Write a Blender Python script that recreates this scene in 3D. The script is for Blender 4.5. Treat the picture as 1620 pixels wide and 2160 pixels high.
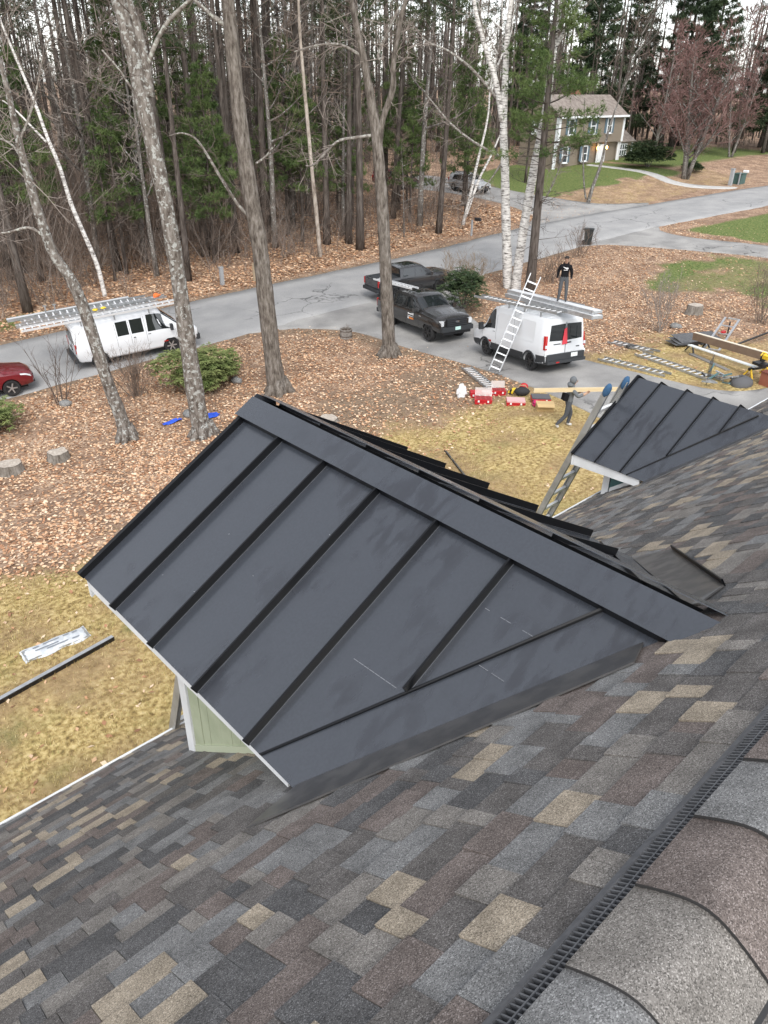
import bpy, bmesh, math, random
import numpy as np
from mathutils import Vector, Matrix, Euler
random.seed(11)
rng = np.random.default_rng(11)
sc = bpy.context.scene
col = sc.collection
R = math.radians
for o in list(bpy.data.objects):
    bpy.data.objects.remove(o)

# ------------------------------------------------------------------ camera
HC = 9.85                                    # camera height above the lawn
HEAD, PITCH, ROLL = R(46.845), R(29.776), R(0.87)
F = Vector((math.cos(HEAD), math.sin(HEAD), 0)); Rt = Vector((math.sin(HEAD), -math.cos(HEAD), 0)); U = Vector((0, 0, 1))
fw = F*math.cos(PITCH) - U*math.sin(PITCH)
up = F*math.sin(PITCH) + U*math.cos(PITCH)
rt = Rt*math.cos(ROLL) + up*math.sin(ROLL)
up = -Rt*math.sin(ROLL) + up*math.cos(ROLL)
cam = bpy.data.cameras.new('camera'); cam_o = bpy.data.objects.new('camera', cam); col.objects.link(cam_o)
m3 = Matrix((rt, up, -fw)).transposed()
cam_o.matrix_world = Matrix.Translation((0, 0, HC)) @ m3.to_4x4()
cam.sensor_fit = 'HORIZONTAL'; cam.sensor_width = 36.0; cam.lens = 1580/1620*36
cam.clip_start = 0.05; cam.clip_end = 3000
sc.camera = cam_o

# ------------------------------------------------------------------ world, sun, exposure (overcast)
SUN_EL, SUN_AZ = R(48), R(215)
w = bpy.data.worlds.new('World'); sc.world = w; w.use_nodes = True
nt = w.node_tree; nt.nodes.clear()
sky = nt.nodes.new('ShaderNodeTexSky'); sky.sky_type = 'NISHITA'; sky.sun_disc = False
sky.sun_elevation = SUN_EL; sky.sun_rotation = SUN_AZ; sky.air_density = 1.0; sky.dust_density = 1.0; sky.ozone_density = 1.0
hs = nt.nodes.new('ShaderNodeHueSaturation'); hs.inputs['Saturation'].default_value = 0.22
bgn = nt.nodes.new('ShaderNodeBackground'); bgn.inputs['Strength'].default_value = 0.15
wo = nt.nodes.new('ShaderNodeOutputWorld')
nt.links.new(sky.outputs[0], hs.inputs['Color']); nt.links.new(hs.outputs[0], bgn.inputs[0]); nt.links.new(bgn.outputs[0], wo.inputs[0])
sun = bpy.data.lights.new('sun', 'SUN'); sun.energy = 1.0; sun.angle = R(24); sun.color = (1.0, 0.96, 0.9)
sun_o = bpy.data.objects.new('sun', sun); col.objects.link(sun_o)
sd = Vector((math.sin(SUN_AZ)*math.cos(SUN_EL), math.cos(SUN_AZ)*math.cos(SUN_EL), math.sin(SUN_EL)))
sun_o.rotation_euler = (-sd).to_track_quat('-Z', 'Y').to_euler(); sun_o.location = (0, 0, 60)
vs = sc.view_settings; vs.view_transform = 'Standard'; vs.look = 'None'; vs.exposure = 1.2; vs.gamma = 1.0; vs.use_curve_mapping = False
sc.render.engine = 'CYCLES'
sc.cycles.use_denoising = True
sc.cycles.max_bounces = 6; sc.cycles.diffuse_bounces = 3; sc.cycles.glossy_bounces = 3; sc.cycles.transparent_max_bounces = 8

# ------------------------------------------------------------------ materials
MATS = {}
def mat(name, c, rough=0.7, metal=0.0, c2=None, scale=5.0, detail=4.0, lo=0.4, hi=0.6, bump=0.0, bscale=None, stretch=None,
        spec=None, coat=0.0, trans=0.0, alpha=1.0, emit=None, coords='Generated', rough2=None, dist=0.01):
    if name in MATS: return MATS[name]
    m = bpy.data.materials.new(name); m.use_nodes = True; MATS[name] = m
    n = m.node_tree.nodes; l = m.node_tree.links
    b = n['Principled BSDF']
    b.inputs['Base Color'].default_value = (*c, 1); b.inputs['Roughness'].default_value = rough; b.inputs['Metallic'].default_value = metal
    if spec is not None: b.inputs['Specular IOR Level'].default_value = spec
    b.inputs['Coat Weight'].default_value = coat; b.inputs['Transmission Weight'].default_value = trans; b.inputs['Alpha'].default_value = alpha
    if emit: b.inputs['Emission Color'].default_value = (*emit[0], 1); b.inputs['Emission Strength'].default_value = emit[1]
    if c2 or bump or rough2 is not None:
        geo = n.new('ShaderNodeNewGeometry' if coords == 'World' else 'ShaderNodeTexCoord')
        out = geo.outputs['Position'] if coords == 'World' else geo.outputs[coords]
        mp = n.new('ShaderNodeMapping'); l.new(out, mp.inputs[0])
        if stretch: mp.inputs['Scale'].default_value = stretch
        nz = n.new('ShaderNodeTexNoise'); nz.inputs['Scale'].default_value = scale; nz.inputs['Detail'].default_value = detail
        l.new(mp.outputs[0], nz.inputs['Vector'])
        rp = n.new('ShaderNodeMapRange'); rp.inputs[1].default_value = lo; rp.inputs[2].default_value = hi; l.new(nz.outputs[0], rp.inputs[0])
        if c2:
            mx = n.new('ShaderNodeMix'); mx.data_type = 'RGBA'; mx.inputs[6].default_value = (*c, 1); mx.inputs[7].default_value = (*c2, 1)
            l.new(rp.outputs[0], mx.inputs[0]); l.new(mx.outputs[2], b.inputs['Base Color'])
        if rough2 is not None:
            r2 = n.new('ShaderNodeMapRange'); r2.inputs[3].default_value = rough; r2.inputs[4].default_value = rough2
            l.new(rp.outputs[0], r2.inputs[0]); l.new(r2.outputs[0], b.inputs['Roughness'])
        if bump:
            bz = nz
            if bscale:
                bz = n.new('ShaderNodeTexNoise'); bz.inputs['Scale'].default_value = bscale; bz.inputs['Detail'].default_value = 3; l.new(mp.outputs[0], bz.inputs['Vector'])
            bp = n.new('ShaderNodeBump'); bp.inputs['Strength'].default_value = bump; bp.inputs['Distance'].default_value = dist
            l.new(bz.outputs[0], bp.inputs['Height']); l.new(bp.outputs[0], b.inputs['Normal'])
    return m

# ------------------------------------------------------------------ mesh collecting
class MB:
    def __init__(s): s.v = []; s.f = []; s.m = []; s.M = None
    def add(s, vs, fs, mi=0):
        b = len(s.v)
        if s.M is not None: vs = [s.M @ Vector(p) for p in vs]
        s.v.extend([tuple(p) for p in vs]); s.f.extend([tuple(i+b for i in f) for f in fs])
        s.m.extend([mi]*len(fs) if isinstance(mi, int) else mi)
    def box(s, c, d, rot=None, mi=0, taper=1.0):
        x, y, z = d[0]/2, d[1]/2, d[2]/2; t = taper
        p = [(-x, -y, -z), (x, -y, -z), (x, y, -z), (-x, y, -z), (-x*t, -y*t, z), (x*t, -y*t, z), (x*t, y*t, z), (-x*t, y*t, z)]
        rm = rot if isinstance(rot, Matrix) else (Euler(rot).to_matrix() if rot else None)
        p = [(rm @ Vector(q) if rm else Vector(q)) + Vector(c) for q in p]
        s.add(p, [(0, 3, 2, 1), (4, 5, 6, 7), (0, 1, 5, 4), (1, 2, 6, 5), (2, 3, 7, 6), (3, 0, 4, 7)], mi)
    def bar(s, a, b, w, h=None, mi=0, upv=(0, 0, 1)):
        a, b = Vector(a), Vector(b); d = (b-a); L = d.length; d.normalize(); h = h or w
        u_ = Vector(upv)
        if abs(d.dot(u_)) > .98: u_ = Vector((1, 0, 0))
        sd_ = d.cross(u_).normalized(); u2 = sd_.cross(d)
        s.box((a+b)/2, (L, w, h), Matrix((d, -sd_, u2)).transposed(), mi)
    def tube(s, pts, rad, n=6, mi=0, cap=True):
        pts = [Vector(p) for p in pts]
        if not hasattr(rad, '__len__'): rad = [rad]*len(pts)
        vs, fs = [], []
        prev = None
        for i, p in enumerate(pts):
            d = (pts[min(i+1, len(pts)-1)] - pts[max(i-1, 0)])
            if d.length < 1e-9: d = Vector((0, 0, 1))
            d.normalize()
            if prev is None:
                a = Vector((1, 0, 0)) if abs(d.x) < .8 else Vector((0, 1, 0))
                x = (a - d*a.dot(d)).normalized()
            else: x = (prev - d*prev.dot(d)).normalized()
            prev = x; y = d.cross(x)
            for k in range(n):
                t = 2*math.pi*k/n; vs.append(p + (x*math.cos(t) + y*math.sin(t))*rad[i])
        for i in range(len(pts)-1):
            for k in range(n):
                k2 = (k+1) % n; fs.append((i*n+k, i*n+k2, (i+1)*n+k2, (i+1)*n+k))
        if cap: fs.append(tuple(range(n-1, -1, -1))); fs.append(tuple((len(pts)-1)*n+k for k in range(n)))
        s.add(vs, fs, mi)
    def lathe(s, prof, n=16, mi=0, M=None, close=True):
        vs, fs = [], []
        for (r, z) in prof:
            for k in range(n):
                t = 2*math.pi*k/n; q = Vector((r*math.cos(t), r*math.sin(t), z)); vs.append(M @ q if M else q)
        for i in range(len(prof)-1):
            for k in range(n):
                k2 = (k+1) % n; fs.append((i*n+k, i*n+k2, (i+1)*n+k2, (i+1)*n+k))
        if close: fs.append(tuple(range(n-1, -1, -1))); fs.append(tuple((len(prof)-1)*n+k for k in range(n)))
        s.add(vs, fs, mi)
    def slab(s, poly, nrm, t, mi=0):
        """polygon extruded by t against the normal"""
        n = len(poly); nrm = Vector(nrm).normalized(); top = [Vector(p) for p in poly]; bot = [p - nrm*t for p in top]
        a = Vector((0, 0, 0))
        for i in range(n): a += top[i].cross(top[(i+1) % n])
        if a.dot(nrm) < 0: top.reverse(); bot.reverse()
        fs = [tuple(range(n)), tuple(range(2*n-1, n-1, -1))]
        for i in range(n): j = (i+1) % n; fs.append((i, i+n, j+n, j))
        s.add(top+bot, fs, mi)
    def blob(s, c, r, n=10, m=6, mi=0, jit=0.0, sq=1.0):
        vs, fs = [], []
        for i in range(m+1):
            ph = math.pi*i/m
            for k in range(n):
                t = 2*math.pi*k/n; j = 1 + (random.random()-.5)*jit
                vs.append((c[0]+r[0]*math.sin(ph)*math.cos(t)*j, c[1]+r[1]*math.sin(ph)*math.sin(t)*j, c[2]+r[2]*math.cos(ph)*j))
        for i in range(m):
            for k in range(n):
                k2 = (k+1) % n; fs.append((i*n+k, (i+1)*n+k, (i+1)*n+k2, i*n+k2))
        s.add(vs, fs, mi)
    def mesh(s, name, mats, smooth=False):
        me = bpy.data.meshes.new(name); me.from_pydata(s.v, [], s.f)
        for mm in (mats if isinstance(mats, (list, tuple)) else [mats]): me.materials.append(mm)
        me.polygons.foreach_set('material_index', s.m)
        if smooth: me.polygons.foreach_set('use_smooth', [True]*len(s.f))
        me.update(); return me
    def build(s, name, mats, parent=None, smooth=False, loc=None, auto=None):
        me = s.mesh(name, mats, smooth)
        if auto is not None:
            me.polygons.foreach_set('use_smooth', [True]*len(s.f)); me.set_sharp_from_angle(angle=R(auto))
        o = bpy.data.objects.new(name, me); col.objects.link(o)
        if parent: o.parent = parent
        if loc: o.location = loc
        return o
def linkmesh(name, me, parent=None, mw=None):
    o = bpy.data.objects.new(name, me); col.objects.link(o)
    if parent: o.parent = parent
    if mw is not None: o.matrix_basis = mw
    return o
def tag(o, label=None, cat=None, group=None, kind=None):
    if label: o['label'] = label
    if cat: o['category'] = cat
    if group: o['group'] = group
    if kind: o['kind'] = kind
    return o
def thing(name, label, cat, loc=(0, 0, 0), rot=(0, 0, 0), group=None):
    o = bpy.data.objects.new(name, None); col.objects.link(o); o.empty_display_size = .2
    o.location = loc; o.rotation_euler = rot
    return tag(o, label, cat, group)
def copy_tree(o, parent=None):
    c = o.copy(); col.objects.link(c); c.parent = parent
    for ch in list(o.children): copy_tree(ch, c)
    return c
def quick(name, me, label, cat, loc, rz=0, sc_=1, group=None):
    o = linkmesh(name, me); o.location = loc; o.rotation_euler = (0, 0, rz); o.scale = (sc_,)*3
    return tag(o, label, cat, group)

# ------------------------------------------------------------------ terrain
def ss(t): t = np.clip(t, 0, 1); return t*t*(3-2*t)
def zroad(X): return np.interp(X, [-20, 8, 25, 50, 80, 110, 160], [-2.6, -2.2, -1.3, 0.0, 1.2, 1.9, 2.4])
def terr(X, Y):
    X = np.asarray(X, float); Y = np.asarray(Y, float)
    z = zroad(X)*ss((Y-12)/15.)
    return z + ss((Y-36.5)/10.)*0.45 + ss((Y-46)/60)*1.0 + ss((X-66)/8)*ss((Y-38)/9)*ss((112-X)/8)*.35
def T(x, y, dz=0.0): return (x, y, float(terr(x, y))+dz)
RCX = [-60, -30, 0, 11, 24, 38, 51, 58, 73, 85, 110, 200]; RCY = [40, 38.3, 37.0, 36.7, 36.2, 35.0, 34.9, 34.6, 32.4, 30.6, 26, 8]
def rcy(X): return np.interp(X, RCX, RCY)
def poly_in(px, py, poly):
    inside = np.zeros(px.shape, bool); n = len(poly); j = n-1
    for i in range(n):
        xi, yi = poly[i]; xj, yj = poly[j]
        c = ((yi > py) != (yj > py)) & (px < (xj-xi)*(py-yi)/(yj-yi+1e-12)+xi); inside ^= c; j = i
    return inside

DRIVE = [(21.5, 33.4), (23.2, 31.6), (24.9, 28.9), (24.9, 24.5), (24.3, 20.5), (22.9, 16), (21.9, 13), (21, 10), (20.5, 4), (20.5, -6), (40, -6), (40, 7.2), (33, 9.0), (29.1, 9.85), (27.4, 11.0), (27.0, 13.5), (27.4, 17), (28.6, 21.5), (30.6, 26), (34, 30), (39.5, 32.6)]
NDRIVE = [(47, 32.3), (50, 30.4), (52.3, 25), (53.9, 20.5), (56, 10), (60, -20), (64.5, -20), (60.5, 10), (57.5, 22.1), (56.2, 27), (57, 30.2), (60, 32.2)]
FDRIVE = [(52, 38.0), (54.5, 40.5), (56, 44), (57.5, 52), (57, 62), (64, 62), (63, 52), (62, 45), (63.5, 40), (67, 37)]
def dist_poly(px, py, poly):
    d = np.full(px.shape, 1e9); n = len(poly)
    for i in range(n):
        x0, y0 = poly[i]; x1, y1 = poly[(i+1) % n]; dx, dy = x1-x0, y1-y0
        t = np.clip(((px-x0)*dx+(py-y0)*dy)/(dx*dx+dy*dy+1e-9), 0, 1); d = np.minimum(d, np.hypot(px-x0-t*dx, py-y0-t*dy))
    return np.where(poly_in(px, py, poly), -d, d)
def vnoise(X, Y, s, seed=0):
    r = np.random.default_rng(seed); t = r.random((64, 64)); x = X/s; y = Y/s
    xi = np.floor(x).astype(int); yi = np.floor(y).astype(int); fx = ss(x-xi); fy = ss(y-yi)
    g_ = lambda a, b: t[a % 64, b % 64]
    return (g_(xi, yi)*(1-fx)+g_(xi+1, yi)*fx)*(1-fy) + (g_(xi, yi+1)*(1-fx)+g_(xi+1, yi+1)*fx)*fy
def zones(X, Y):
    """straw, green, dirt weights of the ground cover; what is left is leaf litter"""
    X = np.asarray(X, float); Y = np.asarray(Y, float)
    n1 = vnoise(X, Y, 3.0, 1)*1.3 + vnoise(X, Y, 1.1, 2)*.7 - 1.0
    n2 = vnoise(X, Y, 5.0, 3) - .5
    edge = np.interp(X, [-20, 2, 5, 9, 13, 17, 22, 30], [21, 18.5, 15.2, 14.6, 16.0, 17.6, 15.5, 12])
    straw = ss((edge - Y + n1*2.6)/4.6 + .5) * ss((30-X)/4+.5)
    dirt = ss((22.5 - Y + n1*2.5)/4+.5) * ss((X-13+n1*2)/4) * ss((26-X)/3)*(.75)*(1-straw)
    dd = dist_poly(X, Y, DRIVE); dirt = np.maximum(dirt, (1-ss((dd-0.2)/1.6))*.8)
    rd = np.abs(Y-rcy(X)) - 3.5; dirt = np.maximum(dirt, (1-ss((rd-.1)/1.1))*.75*(X < 49))
    work = ss(1.4-np.hypot((X-30)/5.5, (Y-13.5)/4.5)+n1*.4)
    straw = np.maximum(straw, work*.75); dirt = np.maximum(dirt, work*.35)
    g1 = ss((X-40.5+n1*5)/5) * ss((54-X)/2) * ss((25.0-Y+n1*3)/3)
    g2 = ss((X-57.8+n1*1.0)/1.5) * ss((rcy(X)-4.9-Y)/1.4)
    g3 = ss((X-62.3+n1*3)/3.0) * ss((Y-43.4+n1*2-(X-62)*-.06)/2.2) * ss((86-X)/3)*ss((60-Y)/2)
    g3 = np.maximum(g3, ss((X-84)/3)*ss((Y-44)/3)*ss((62-Y)/3)*.8*ss((120-X)/4))
    g4 = ss(1.6-np.hypot((X-11.5)/4.0, (Y-43.0)/1.0)+n1*.3)
    green = np.maximum.reduce([g1*(.55+.45*ss(n2*4+.6)), g2, g3, g4*.8])
    s5 = ss((X-58+n1)/2)*ss((92-X)/4)*ss((47-Y)/2)*ss((Y-36.5)/1)*.38
    straw = np.maximum(straw*(1-green), s5*(1-green))
    straw = np.maximum(straw, np.maximum(g1, g2)*(1-green)*.8)
    gpatch = ss((vnoise(X, Y, 1.6, 9)-.80)*9)*.5*straw
    green = np.maximum(green, gpatch*ss((30-X)/2))
    return straw, green, dirt
def terrain():
    def axis(lo, hi, a, b, d):
        c = list(np.arange(a, b+.01, d)); s = d
        while c[-1] < hi: s *= 1.25; c.append(c[-1]+s)
        s = d
        while c[0] > lo: s *= 1.25; c.insert(0, c[0]-s)
        return np.array(c)
    xs = axis(-900, 1400, -6, 92, .7); ys = axis(-900, 1400, 2, 62, .7)
    X, Y = np.meshgrid(xs, ys, indexing='ij'); Z = terr(X, Y)
    bump = (vnoise(X, Y, 1.3, 5)-.5)*.06
    rd = np.abs(Y-rcy(X)); m = np.minimum(ss((rd-4.2)/1.5), ss((dist_poly(X, Y, DRIVE)-.3)/1))*np.minimum(ss((dist_poly(X, Y, NDRIVE)-.3)/1), ss((dist_poly(X, Y, FDRIVE)-.3)/1))
    Z = Z + bump*m
    nx, ny = X.shape
    idx = np.arange(nx*ny).reshape(nx, ny)
    fc = np.stack([idx[:-1, :-1], idx[1:, :-1], idx[1:, 1:], idx[:-1, 1:]], -1).reshape(-1, 4)
    me = bpy.data.meshes.new('ground'); me.from_pydata(np.stack([X, Y, Z], -1).reshape(-1, 3).tolist(), [], fc.tolist())
    s_, g_, d_ = zones(X, Y)
    a = me.color_attributes.new('zone', 'FLOAT_COLOR', 'POINT')
    a.data.foreach_set('color', np.stack([s_, g_, d_, np.ones_like(s_)], -1).reshape(-1).astype(np.float32))
    me.polygons.foreach_set('use_smooth', [True]*len(fc))
    m = bpy.data.materials.new('ground_cover'); m.use_nodes = True; n = m.node_tree.nodes; l = m.node_tree.links; b = n['Principled BSDF']
    b.inputs['Roughness'].default_value = .95; b.inputs['Specular IOR Level'].default_value = .15
    geo = n.new('ShaderNodeNewGeometry'); at = n.new('ShaderNodeAttribute'); at.attribute_name = 'zone'
    sep = n.new('ShaderNodeSeparateColor'); l.new(at.outputs['Color'], sep.inputs[0])
    def noise(s, d=4, off=0):
        z = n.new('ShaderNodeTexNoise'); z.inputs['Scale'].default_value = s; z.inputs['Detail'].default_value = d
        mp = n.new('ShaderNodeMapping'); mp.inputs['Location'].default_value = (off, off, 0); l.new(geo.outputs['Position'], mp.inputs[0]); l.new(mp.outputs[0], z.inputs['Vector']); return z.outputs[0]
    def ramp(src, stops):
        r = n.new('ShaderNodeValToRGB'); l.new(src, r.inputs[0]); e = r.color_ramp.elements
        while len(e) < len(stops): e.new(.5)
        for k, (p, c) in enumerate(stops): e[k].position = p; e[k].color = (*c, 1)
        return r.outputs[0]
    def mix(fac, a_, b_):
        x = n.new('ShaderNodeMix'); x.data_type = 'RGBA'; l.new(fac, x.inputs[0]); l.new(a_, x.inputs[6]); l.new(b_, x.inputs[7]); return x.outputs[2]
    def mth(op, a_, b_):
        x = n.new('ShaderNodeMath'); x.operation = op; x.use_clamp = True
        for k, q in enumerate((a_, b_)):
            if isinstance(q, (int, float)): x.inputs[k].default_value = q
            else: l.new(q, x.inputs[k])
        return x.outputs[0]
    vor = n.new('ShaderNodeTexVoronoi'); vor.inputs['Scale'].default_value = 13; l.new(geo.outputs['Position'], vor.inputs['Vector'])
    leafc = ramp(vor.outputs['Color'], [(.1, (.15, .09, .06)), (.4, (.34, .215, .14)), (.65, (.48, .335, .23)), (.9, (.62, .48, .36))])
    leafc = mix(ramp(noise(.9, 5), [(.38, (.15, .15, .15)), (.62, (.9, .9, .9))]), leafc, ramp(noise(5, 6, 3), [(.3, (.13, .085, .06)), (.7, (.30, .20, .14))]))
    straw = ramp(noise(9, 6, 7), [(.3, (.15, .105, .045)), (.45, (.35, .255, .105)), (.58, (.53, .41, .19)), (.75, (.66, .54, .30))])
    straw = mix(ramp(noise(.55, 5, 11), [(.42, (0, 0, 0)), (.62, (.8, .8, .8))]), straw, ramp(noise(5, 6, 5), [(.3, (.20, .135, .075)), (.7, (.37, .26, .145))]))
    straw = mix(ramp(noise(.8, 4, 31), [(.55, (0, 0, 0)), (.75, (.45, .45, .45))]), straw, ramp(noise(8, 5, 8), [(.3, (.15, .16, .05)), (.7, (.34, .32, .13))]))
    green = ramp(noise(7, 6, 2), [(.3, (.07, .10, .03)), (.5, (.12, .16, .05)), (.75, (.25, .25, .10))])
    dirt = ramp(noise(6, 7, 13), [(.3, (.14, .10, .07)), (.55, (.25, .18, .125)), (.8, (.36, .28, .20))])
    fine = noise(1.7, 5, 21)
    def sharpen(ch):
        q = mth('ADD', ch, mth('MULTIPLY', mth('SUBTRACT', fine, .5), .9)); r = n.new('ShaderNodeMapRange'); r.inputs[1].default_value = .3; r.inputs[2].default_value = .7
        r.clamp = True; l.new(q, r.inputs[0]); return mth('MULTIPLY', r.outputs[0], mth('MULTIPLY', ch, 6.0))
    c = mix(sharpen(sep.outputs[2]), leafc, dirt); c = mix(sharpen(sep.outputs[0]), c, straw); c = mix(sharpen(sep.outputs[1]), c, green)
    l.new(c, b.inputs['Base Color'])
    bp = n.new('ShaderNodeBump'); bp.inputs['Strength'].default_value = .7; bp.inputs['Distance'].default_value = .04; l.new(noise(16, 6, 4), bp.inputs['Height']); l.new(bp.outputs[0], b.inputs['Normal'])
    me.materials.append(m); o = linkmesh('ground', me); tag(o, 'leaf covered ground and dormant lawn around the houses', kind='structure')
    return o
terrain()

# asphalt, draped strips
def asphalt_mat(name, c1, c2, c3):
    m = bpy.data.materials.new(name); m.use_nodes = True; n = m.node_tree.nodes; l = m.node_tree.links; b = n['Principled BSDF']; b.inputs['Roughness'].default_value = .85
    b.inputs['Specular IOR Level'].default_value = .25
    geo = n.new('ShaderNodeNewGeometry')
    def nz(s, d):
        z = n.new('ShaderNodeTexNoise'); z.inputs['Scale'].default_value = s; z.inputs['Detail'].default_value = d; l.new(geo.outputs['Position'], z.inputs['Vector']); return z.outputs[0]
    r = n.new('ShaderNodeValToRGB'); l.new(nz(.6, 8), r.inputs[0]); e = r.color_ramp.elements; e[0].position = .3; e[0].color = (*c1, 1); e[1].position = .7; e[1].color = (*c2, 1)
    gr = n.new('ShaderNodeMix'); gr.data_type = 'RGBA'; gr.blend_type = 'OVERLAY'; gr.inputs[0].default_value = .6; l.new(r.outputs[0], gr.inputs[6]); l.new(nz(60, 2), gr.inputs[7])
    # cracks: warped voronoi cell borders, masked
    wn = n.new('ShaderNodeTexNoise'); wn.inputs['Scale'].default_value = .8; wn.inputs['Detail'].default_value = 4; l.new(geo.outputs['Position'], wn.inputs['Vector'])
    ad = n.new('ShaderNodeVectorMath'); ad.operation = 'MULTIPLY_ADD'; ad.inputs[1].default_value = (1.6,)*3; l.new(wn.outputs['Color'], ad.inputs[0]); l.new(geo.outputs['Position'], ad.inputs[2])
    vo = n.new('ShaderNodeTexVoronoi'); vo.feature = 'DISTANCE_TO_EDGE'; vo.inputs['Scale'].default_value = .3; l.new(ad.outputs[0], vo.inputs['Vector'])
    cr = n.new('ShaderNodeMapRange'); cr.inputs[1].default_value = .004; cr.inputs[2].default_value = .014; cr.inputs[3].default_value = .85; cr.inputs[4].default_value = 0; l.new(vo.outputs['Distance'], cr.inputs[0])
    mk = n.new('ShaderNodeMapRange'); mk.inputs[1].default_value = .50; mk.inputs[2].default_value = .62; l.new(nz(.16, 2), mk.inputs[0])
    mu = n.new('ShaderNodeMath'); mu.operation = 'MULTIPLY'; l.new(cr.outputs[0], mu.inputs[0]); l.new(mk.outputs[0], mu.inputs[1])
    mx = n.new('ShaderNodeMix'); mx.data_type = 'RGBA'; l.new(mu.outputs[0], mx.inputs[0]); l.new(gr.outputs[2], mx.inputs[6]); mx.inputs[7].default_value = (*c3, 1)
    l.new(mx.outputs[2], b.inputs['Base Color']); return m
ROADM = asphalt_mat('road_asphalt', (.27, .27, .27), (.36, .355, .35), (.09, .09, .09))
DRIVEM = asphalt_mat('drive_asphalt', (.22, .215, .21), (.37, .36, .345), (.045, .045, .045))
def road():
    mb = MB(); xs = np.arange(-60, 200, 1.0); offs = np.linspace(-3.5, 3.5, 9)
    j = np.random.default_rng(4)
    vs = []
    for x in xs:
        e0, e1 = j.normal(0, .05, 2)
        for k, o in enumerate(offs):
            y = float(rcy(x)) + o + (e0 if k == 0 else e1 if k == 8 else 0)
            vs.append((x, y, float(terr(x, y)) + .035 + .05*(1-(o/3.5)**2)))
    n = len(offs); fs = []
    for i in range(len(xs)-1):
        for k in range(n-1): fs.append((i*n+k, (i+1)*n+k, (i+1)*n+k+1, i*n+k+1))
    b0 = len(vs)
    for i in range(len(xs)):
        for k in (0, n-1): p = vs[i*n+k]; vs.append((p[0], p[1]+(-.05 if k == 0 else .05), p[2]-.12))
    for i in range(len(xs)-1):
        fs.append((i*n, b0+2*i, b0+2*i+2, (i+1)*n)); fs.append(((i+1)*n+n-1, b0+2*i+3, b0+2*i+1, i*n+n-1))
    mb.add(vs, fs); tag(mb.build('road', ROADM, smooth=True), 'grey asphalt road along the edge of the woods', kind='structure')
def drape(name, poly, m, dz, label):
    bm = bmesh.new(); P = []
    for i in range(len(poly)):      # Catmull-Rom the outline
        p0, p1, p2, p3 = (Vector(poly[(i+k-1) % len(poly)]) for k in range(4))
        for t in np.arange(0, 1, .25):
            P.append(.5*((2*p1)+(p2-p0)*t+(2*p0-5*p1+4*p2-p3)*t*t+(3*p1-p0-3*p2+p3)*t**3))
    vs_ = [bm.verts.new((p.x, p.y, 0)) for p in P]
    es_ = [bm.edges.new((vs_[i], vs_[(i+1) % len(vs_)])) for i in range(len(vs_))]
    bmesh.ops.triangle_fill(bm, edges=es_, use_beauty=False, normal=(0, 0, 1))
    xs = [p.x for p in P]; ys = [p.y for p in P]
    for ax, lo, hi in ((0, min(xs), max(xs)), (1, min(ys), max(ys))):
        for v in np.arange(math.ceil(lo), hi, 1.0):
            bmesh.ops.bisect_plane(bm, geom=bm.verts[:]+bm.edges[:]+bm.faces[:], plane_co=(v, v, 0), plane_no=(1, 0, 0) if ax == 0 else (0, 1, 0))
    for v in bm.verts: v.co.z = float(terr(v.co.x, v.co.y)) + dz
    bmesh.ops.recalc_face_normals(bm, faces=bm.faces[:])
    for f in bm.faces:
        if f.normal.z < 0: f.normal_flip()
        f.smooth = True
    be = [e for e in bm.edges if e.is_boundary]; r = bmesh.ops.extrude_edge_only(bm, edges=be)
    for v in r['geom']:
        if isinstance(v, bmesh.types.BMVert): v.co.z -= .12
    me = bpy.data.meshes.new(name); bm.to_mesh(me); bm.free(); me.materials.append(m); tag(linkmesh(name, me), label, kind='structure')
road()
drape('driveway', DRIVE, DRIVEM, .030, 'cracked asphalt driveway curving to the road')
drape('side_driveway', NDRIVE, DRIVEM, .030, 'neighbouring pale driveway beside the green lawn')
drape('far_driveway', FDRIVE, DRIVEM, .030, 'driveway of the house across the road')
drape('front_walk', [(79.5, 36.2), (77.5, 40.5), (79.0, 44.5), (80.3, 49.5), (80.5, 53), (81.7, 53), (81.5, 49), (80.5, 44.2), (79.2, 40.5), (81.5, 36)], mat('walk_concrete', (.42, .41, .39), .9, c2=(.5, .49, .47), scale=3, coords='World'), .03, 'pale concrete walk to the far house')

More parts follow.
